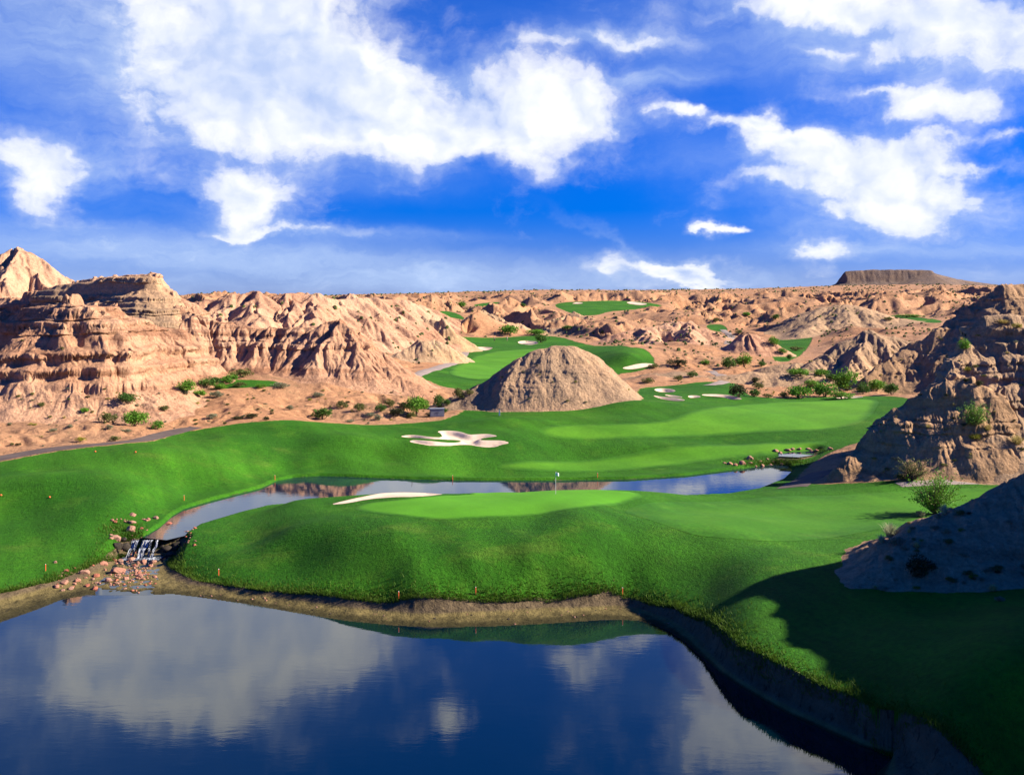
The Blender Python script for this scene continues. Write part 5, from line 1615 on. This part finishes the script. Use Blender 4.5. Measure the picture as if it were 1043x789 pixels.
waterfall('little waterfall dropping into the right end of the pond', X(794, yr_), X(813, yr_), yr_ + 0.4, UP_Z, POND_Z + 0.02, [(0.0, 0.28, 0), (0.34, 0.6, 1), (0.66, 1.0, 0)], 0.6)

# stream sheet between the foot of the left fall and the lake
def stream_bed():
    ys = np.linspace(82.0, 96.4, 40)
    zc = np.interp(ys, [78, 83, 88.5, 95.9, 96.6], [-0.08, -0.03, 0.19, 0.31, 0.33])
    lft = np.interp(ys, [82, 86, 90, 94, 96.4], [X(85, 82), X(85, 86), X(98, 90), X(113, 94), X(122, 96.4)])
    rgt = np.interp(ys, [82, 86, 90, 94, 96.4], [X(168, 82), X(170, 86), X(172, 90), X(176, 94), X(182, 96.4)])
    V = []
    for i, y in enumerate(ys):
        for s in np.linspace(0, 1, 14):
            V.append((lft[i] + (rgt[i] - lft[i]) * s, y, zc[i] - 0.25 * max(0, 0.12 - min(s, 1 - s)) / 0.12))
    o = obj('stream', mesh_np('stream', np.array(V), grid_faces(40, 14)), M_POND)
    tag(o, 'shallow stream trickling between stones from the waterfall to the lake', 'stream', kind='structure')
stream_bed()

# ------------------------------------------------------------------ long grass along the banks
def fringe():
    P = np.array([(X(a, Y), Y) for a, b, Y in LIP if -130 < a < 1130])
    seg = np.diff(P, axis=0); ln = np.linalg.norm(seg, axis=1)
    n = 26000
    k = rng.choice(len(seg), n, p=ln / ln.sum())
    t = rng.random(n)
    base = P[k] + seg[k] * t[:, None]
    nrm = np.stack([-seg[k][:, 1], seg[k][:, 0]], -1) / ln[k][:, None]
    nrm *= np.sign(nrm[:, 1:2] + 1e-9)
    off = rng.exponential(0.42, n) - 0.30
    q = base + nrm * off[:, None]
    d = poly_sd(q[:, 0], q[:, 1], lip_w) + 0.35 * fbm(q[:, 0] / 3.5, q[:, 1] / 3.5, 88, 3)
    m = (d < 0.22) & (poly_sd(q[:, 0], q[:, 1], CASC, 8) < 0.2)
    q = q[m]; n = len(q)
    # reedy bank of the right stream and pond outlet
    ex = []
    for (a0, a1, b0, b1, c) in [(742, 845, 466, 477, 2600), (790, 850, 456, 462, 900), (100, 150, 528, 556, 1200)]:
        for _ in range(c):
            loc, on = ground_px(rng.normal((a0 + a1) / 2, (a1 - a0) / 4.5), rng.normal((b0 + b1) / 2, (b1 - b0) / 4.5))
            if loc is not None and on in ('lawn', 'shore'):
                ex.append((loc.x, loc.y))
    if ex:
        q = np.concatenate([q, np.array(ex)]); n = len(q)
    z = L(q[:, 0], q[:, 1])
    h = rng.uniform(0.10, 0.34, n) * (1 + 0.5 * fbm(q[:, 0] / 2, q[:, 1] / 2, 123, 2))
    a = rng.uniform(0, 2 * math.pi, n); w = rng.uniform(0.02, 0.045, n)
    lean = rng.normal(scale=0.13, size=(n, 2)) - np.array([0.0, 0.07])
    b0 = np.stack([q[:, 0] - np.cos(a) * w, q[:, 1] - np.sin(a) * w, z - 0.05], -1)
    b1 = np.stack([q[:, 0] + np.cos(a) * w, q[:, 1] + np.sin(a) * w, z - 0.05], -1)
    tp = np.stack([q[:, 0] + lean[:, 0], q[:, 1] + lean[:, 1], z + h], -1)
    V = np.stack([b0, b1, tp], 1).reshape(-1, 3)
    o = obj('long_grass', mesh_np('long_grass', V, np.arange(len(V)).reshape(-1, 3), False), leaf_mat('bank_grass', (0.028, 0.095, 0.006), (0.095, 0.15, 0.014), 0.3))
    tag(o, 'rough uncut grass fringing the lake bank and the stream', 'long grass', kind='stuff')
fringe()

# ------------------------------------------------------------------ small things
def bm_obj(name, build, mat, parent=None, smooth=False):
    bm = bmesh.new(); build(bm)
    me = bpy.data.meshes.new(name); bm.to_mesh(me); bm.free()
    for p in me.polygons: p.use_smooth = smooth
    return obj(name, me, mat, parent)
def box(bm, c, s, bev=0.0):
    r = bmesh.ops.create_cube(bm, size=1.0)
    for v in r['verts']:
        v.co = Vector((v.co.x * s[0] + c[0], v.co.y * s[1] + c[1], v.co.z * s[2] + c[2]))
    if bev:
        bmesh.ops.bevel(bm, geom=list({e for v in r['verts'] for e in v.link_edges}), offset=bev, segments=2, affect='EDGES')
def cyl(bm, c, r, h, seg=12, r2=None):
    q = bmesh.ops.create_cone(bm, cap_ends=True, segments=seg, radius1=r, radius2=r if r2 is None else r2, depth=h)
    for v in q['verts']:
        v.co += Vector((c[0], c[1], c[2] + h / 2))
def flat_mat(name, c, rough=0.6):
    m, N, bs = new_mat(name)
    p = pos(N)
    N.put(bs.inputs['Base Color'], N.mix(N.noise(p, 3.0, 4, 0.6), tuple(q * 0.85 for q in c), tuple(min(1, q * 1.12) for q in c)))
    bs.inputs['Roughness'].default_value = rough
    return m
M_STAKE = flat_mat('stake_paint', (0.75, 0.13, 0.03))
M_WHITE = flat_mat('white_paint', (0.75, 0.74, 0.70))
M_DARKM = flat_mat('dark_metal', (0.05, 0.05, 0.05))
M_CAB = flat_mat('cabinet_paint', (0.20, 0.22, 0.26))
M_FLAG = flat_mat('flag_cloth', (0.55, 0.68, 0.64), 0.9)

STAKES = [(46.4, 581, 'by the sandy left shore of the lake'), (222.7, 586, 'on the bank nearest the waterfall'), (406, 609.5, 'on the bank where the shadow ends'), (484.5, 605, 'on the lit middle of the bank'), (634, 605.5, 'at the right bend of the bank'),
          (187.5, 509.5, 'on the left shore of the pond'), (280, 488.5, 'at the far corner of the left pond'), (461, 488.5, 'on the far pond shore below the star bunker'), (608.6, 486, 'on the far pond shore right of the flag')]
first = None
for px, py, where in STAKES:
    loc, on = ground_px(px, py)
    lab = 'thin red hazard stake ' + where
    if first is None:
        first = root('hazard_stake', loc, lab, 'stake', 'red hazard stakes round the water')
        bm_obj('post', lambda bm: cyl(bm, (0, 0, -0.1), 0.035, 0.65, 10), M_STAKE, first)
        bm_obj('cap', lambda bm: cyl(bm, (0, 0, 0.551), 0.04, 0.03, 10, 0.02), M_WHITE, first)
    else:
        dup(first, loc, 0, 1, lab)
first = None
for px, py, where in [(97, 460.5, 'left of the pair on the far tee of the left lawn'), (138, 461, 'right of the pair on the far tee of the left lawn'), (50.5, 507, 'right of the pair on the near left lawn'), (1, 505, 'left of the pair at the left edge')]:
    loc, on = ground_px(px, py)
    lab = 'orange tee marker ball ' + where
    if first is None:
        first = root('tee_marker', loc, lab, 'tee marker', 'orange tee markers on the left lawn')
        def ball(bm):
            bmesh.ops.create_uvsphere(bm, u_segments=16, v_segments=10, radius=0.11)
            for v in bm.verts: v.co.z = v.co.z * 0.85 + 0.10
        bm_obj('ball', ball, M_STAKE, first, True)
        bm_obj('spike', lambda bm: cyl(bm, (0, 0, -0.12), 0.015, 0.12, 8), M_DARKM, first)
    else:
        dup(first, loc, 0, 1, lab)

loc, on = ground_px(566, 503)
fl = root('flagstick', loc, 'thin flagstick with a pale blue green flag on the near putting green', 'flagstick')
bm_obj('pole', lambda bm: cyl(bm, (0, 0, -0.05), 0.018, 2.2, 10), M_WHITE, fl)
V = []
for i in range(10):
    for j in range(6):
        V.append((0.02 + 0.30 * i / 9, 0.05 * math.sin(i * 0.9) * i / 9, 2.12 - 0.34 * j / 5 - 0.10 * (i / 9) ** 2))
fo = obj('flag', mesh_np('flag', np.array(V), grid_faces(10, 6)), M_FLAG, fl)
fm = fo.modifiers.new('thick', 'SOLIDIFY'); fm.thickness = 0.01
bm_obj('hole_cup', lambda bm: cyl(bm, (0, 0, 0.0), 0.055, 0.012, 16), M_DARKM, fl)

loc, on = ground_px(445, 424)
if loc is not None:
    ub = root('utility_cabinet', loc, 'low blue grey utility cabinet at the shaded left end of the lone clay hill', 'utility box', rz=0.15)
    bm_obj('body', lambda bm: box(bm, (0, 0, 0.60), (2.3, 1.2, 1.3), 0.03), M_CAB, ub)
    bm_obj('lid', lambda bm: box(bm, (0, 0, 1.29), (2.46, 1.36, 0.08), 0.02), M_CAB, ub)
    for s in (-1, 1):
        dr = bm_obj('door', lambda bm: box(bm, (s * 0.55, -0.61, 0.62), (1.0, 0.03, 1.0), 0.01), M_CAB, ub)
        bm_obj('handle', lambda bm: box(bm, (s * 0.16, -0.64, 0.65), (0.04, 0.03, 0.2), 0.005), M_DARKM, dr)
loc, on = ground_px(508.7, 423)
if loc is not None:
    mp = root('marker_post', loc, 'short pale post on the grass at the dark foot of the lone clay hill', 'post')
    bm_obj('post', lambda bm: box(bm, (0, 0, 0.45), (0.22, 0.22, 1.1), 0.02), M_WHITE, mp)
    bm_obj('cap', lambda bm: box(bm, (0, 0, 1.03), (0.28, 0.28, 0.06), 0.01), M_DARKM, mp)

# ------------------------------------------------------------------ two golfers
def person(label, px, py, rz, shirt, trousers, pose):
    loc, on = ground_px(px, py)
    r = root('person', loc, label, 'person', 'golfers on the far green', rz)
    skin = flat_mat('skin', (0.45, 0.26, 0.18))
    J = {'pelvis': (0, 0, 0.92), 'belly': (0, 0.01, 1.08), 'chest': (0, -0.01 - pose * 0.08, 1.30), 'neck': (0, -0.02 - pose * 0.14, 1.47), 'head': (0, -0.04 - pose * 0.17, 1.60), 'crown': (0, -0.03 - pose * 0.18, 1.72)}
    R_ = {'pelvis': 0.15, 'belly': 0.14, 'chest': 0.16, 'neck': 0.06, 'head': 0.10, 'crown': 0.07}
    E = [('pelvis', 'belly'), ('belly', 'chest'), ('chest', 'neck'), ('neck', 'head'), ('head', 'crown')]
    for s, n in ((-1, 'l'), (1, 'r')):
        J.update({'hip' + n: (s * .10, 0, .86), 'knee' + n: (s * .12, -.03, .48), 'ank' + n: (s * .13, .02, .09), 'toe' + n: (s * .15, -.15, .04),
                  'sho' + n: (s * .20, -.01 - pose * .1, 1.40), 'elb' + n: (s * .26, -.04 - pose * .16, 1.13), 'wri' + n: (s * (.24 - pose * .16), -.12 - pose * .22, .90), 'han' + n: (s * (.22 - pose * .18), -.15 - pose * .24, .82)})
        R_.update({'hip' + n: .095, 'knee' + n: .065, 'ank' + n: .045, 'toe' + n: .035, 'sho' + n: .065, 'elb' + n: .045, 'wri' + n: .032, 'han' + n: .035})
        E += [('pelvis', 'hip' + n), ('hip' + n, 'knee' + n), ('knee' + n, 'ank' + n), ('ank' + n, 'toe' + n), ('chest', 'sho' + n), ('sho' + n, 'elb' + n), ('elb' + n, 'wri' + n), ('wri' + n, 'han' + n)]
    def skinned(name, keys, mat, grow=0.0):
        ks = [k for k in J if k in keys]
        me = bpy.data.meshes.new(name)
        me.from_pydata([J[k] for k in ks], [(ks.index(a), ks.index(b)) for a, b in E if a in keys and b in keys], [])
        o = obj(name, me, mat, r)
        md = o.modifiers.new('skin', 'SKIN')
        for i, k in enumerate(ks):
            o.data.skin_vertices[0].data[i].radius = (R_[k] + grow, R_[k] + grow)
        o.data.skin_vertices[0].data[0].use_root = True
        o.modifiers.new('sub', 'SUBSURF').levels = 1
        o.modifiers['sub'].render_levels = 2
        return o
    skinned('body', set(J), skin)
    skinned('shirt', {'pelvis', 'belly', 'chest', 'shol', 'shor', 'elbl', 'elbr'}, shirt, 0.02)
    skinned('trousers', {'pelvis', 'hipl', 'hipr', 'kneel', 'kneer', 'ankl', 'ankr'}, trousers, 0.022)
    hx = J['head']
    def cap(bm):
        bmesh.ops.create_uvsphere(bm, u_segments=14, v_segments=8, radius=0.115)
        for v in bm.verts: v.co = Vector((v.co.x, v.co.y - (0.08 if v.co.y < -0.06 and v.co.z < 0.03 else 0), max(v.co.z, 0.0))) + Vector((hx[0], hx[1], hx[2] + 0.06))
    bm_obj('cap', cap, M_WHITE, r, True)
    return r
person('golfer in dark clothes standing on the far green, left of two', 503.5, 347.5, 0.6, flat_mat('navy_cloth', (0.02, 0.022, 0.03), 0.9), flat_mat('black_cloth', (0.02, 0.02, 0.02), 0.9), 0.3)
person('golfer in pale clothes standing on the far green, right of two', 516.7, 347.0, -0.8, flat_mat('pale_cloth', (0.55, 0.5, 0.42), 0.9), flat_mat('tan_cloth', (0.30, 0.24, 0.16), 0.9), 1.0)
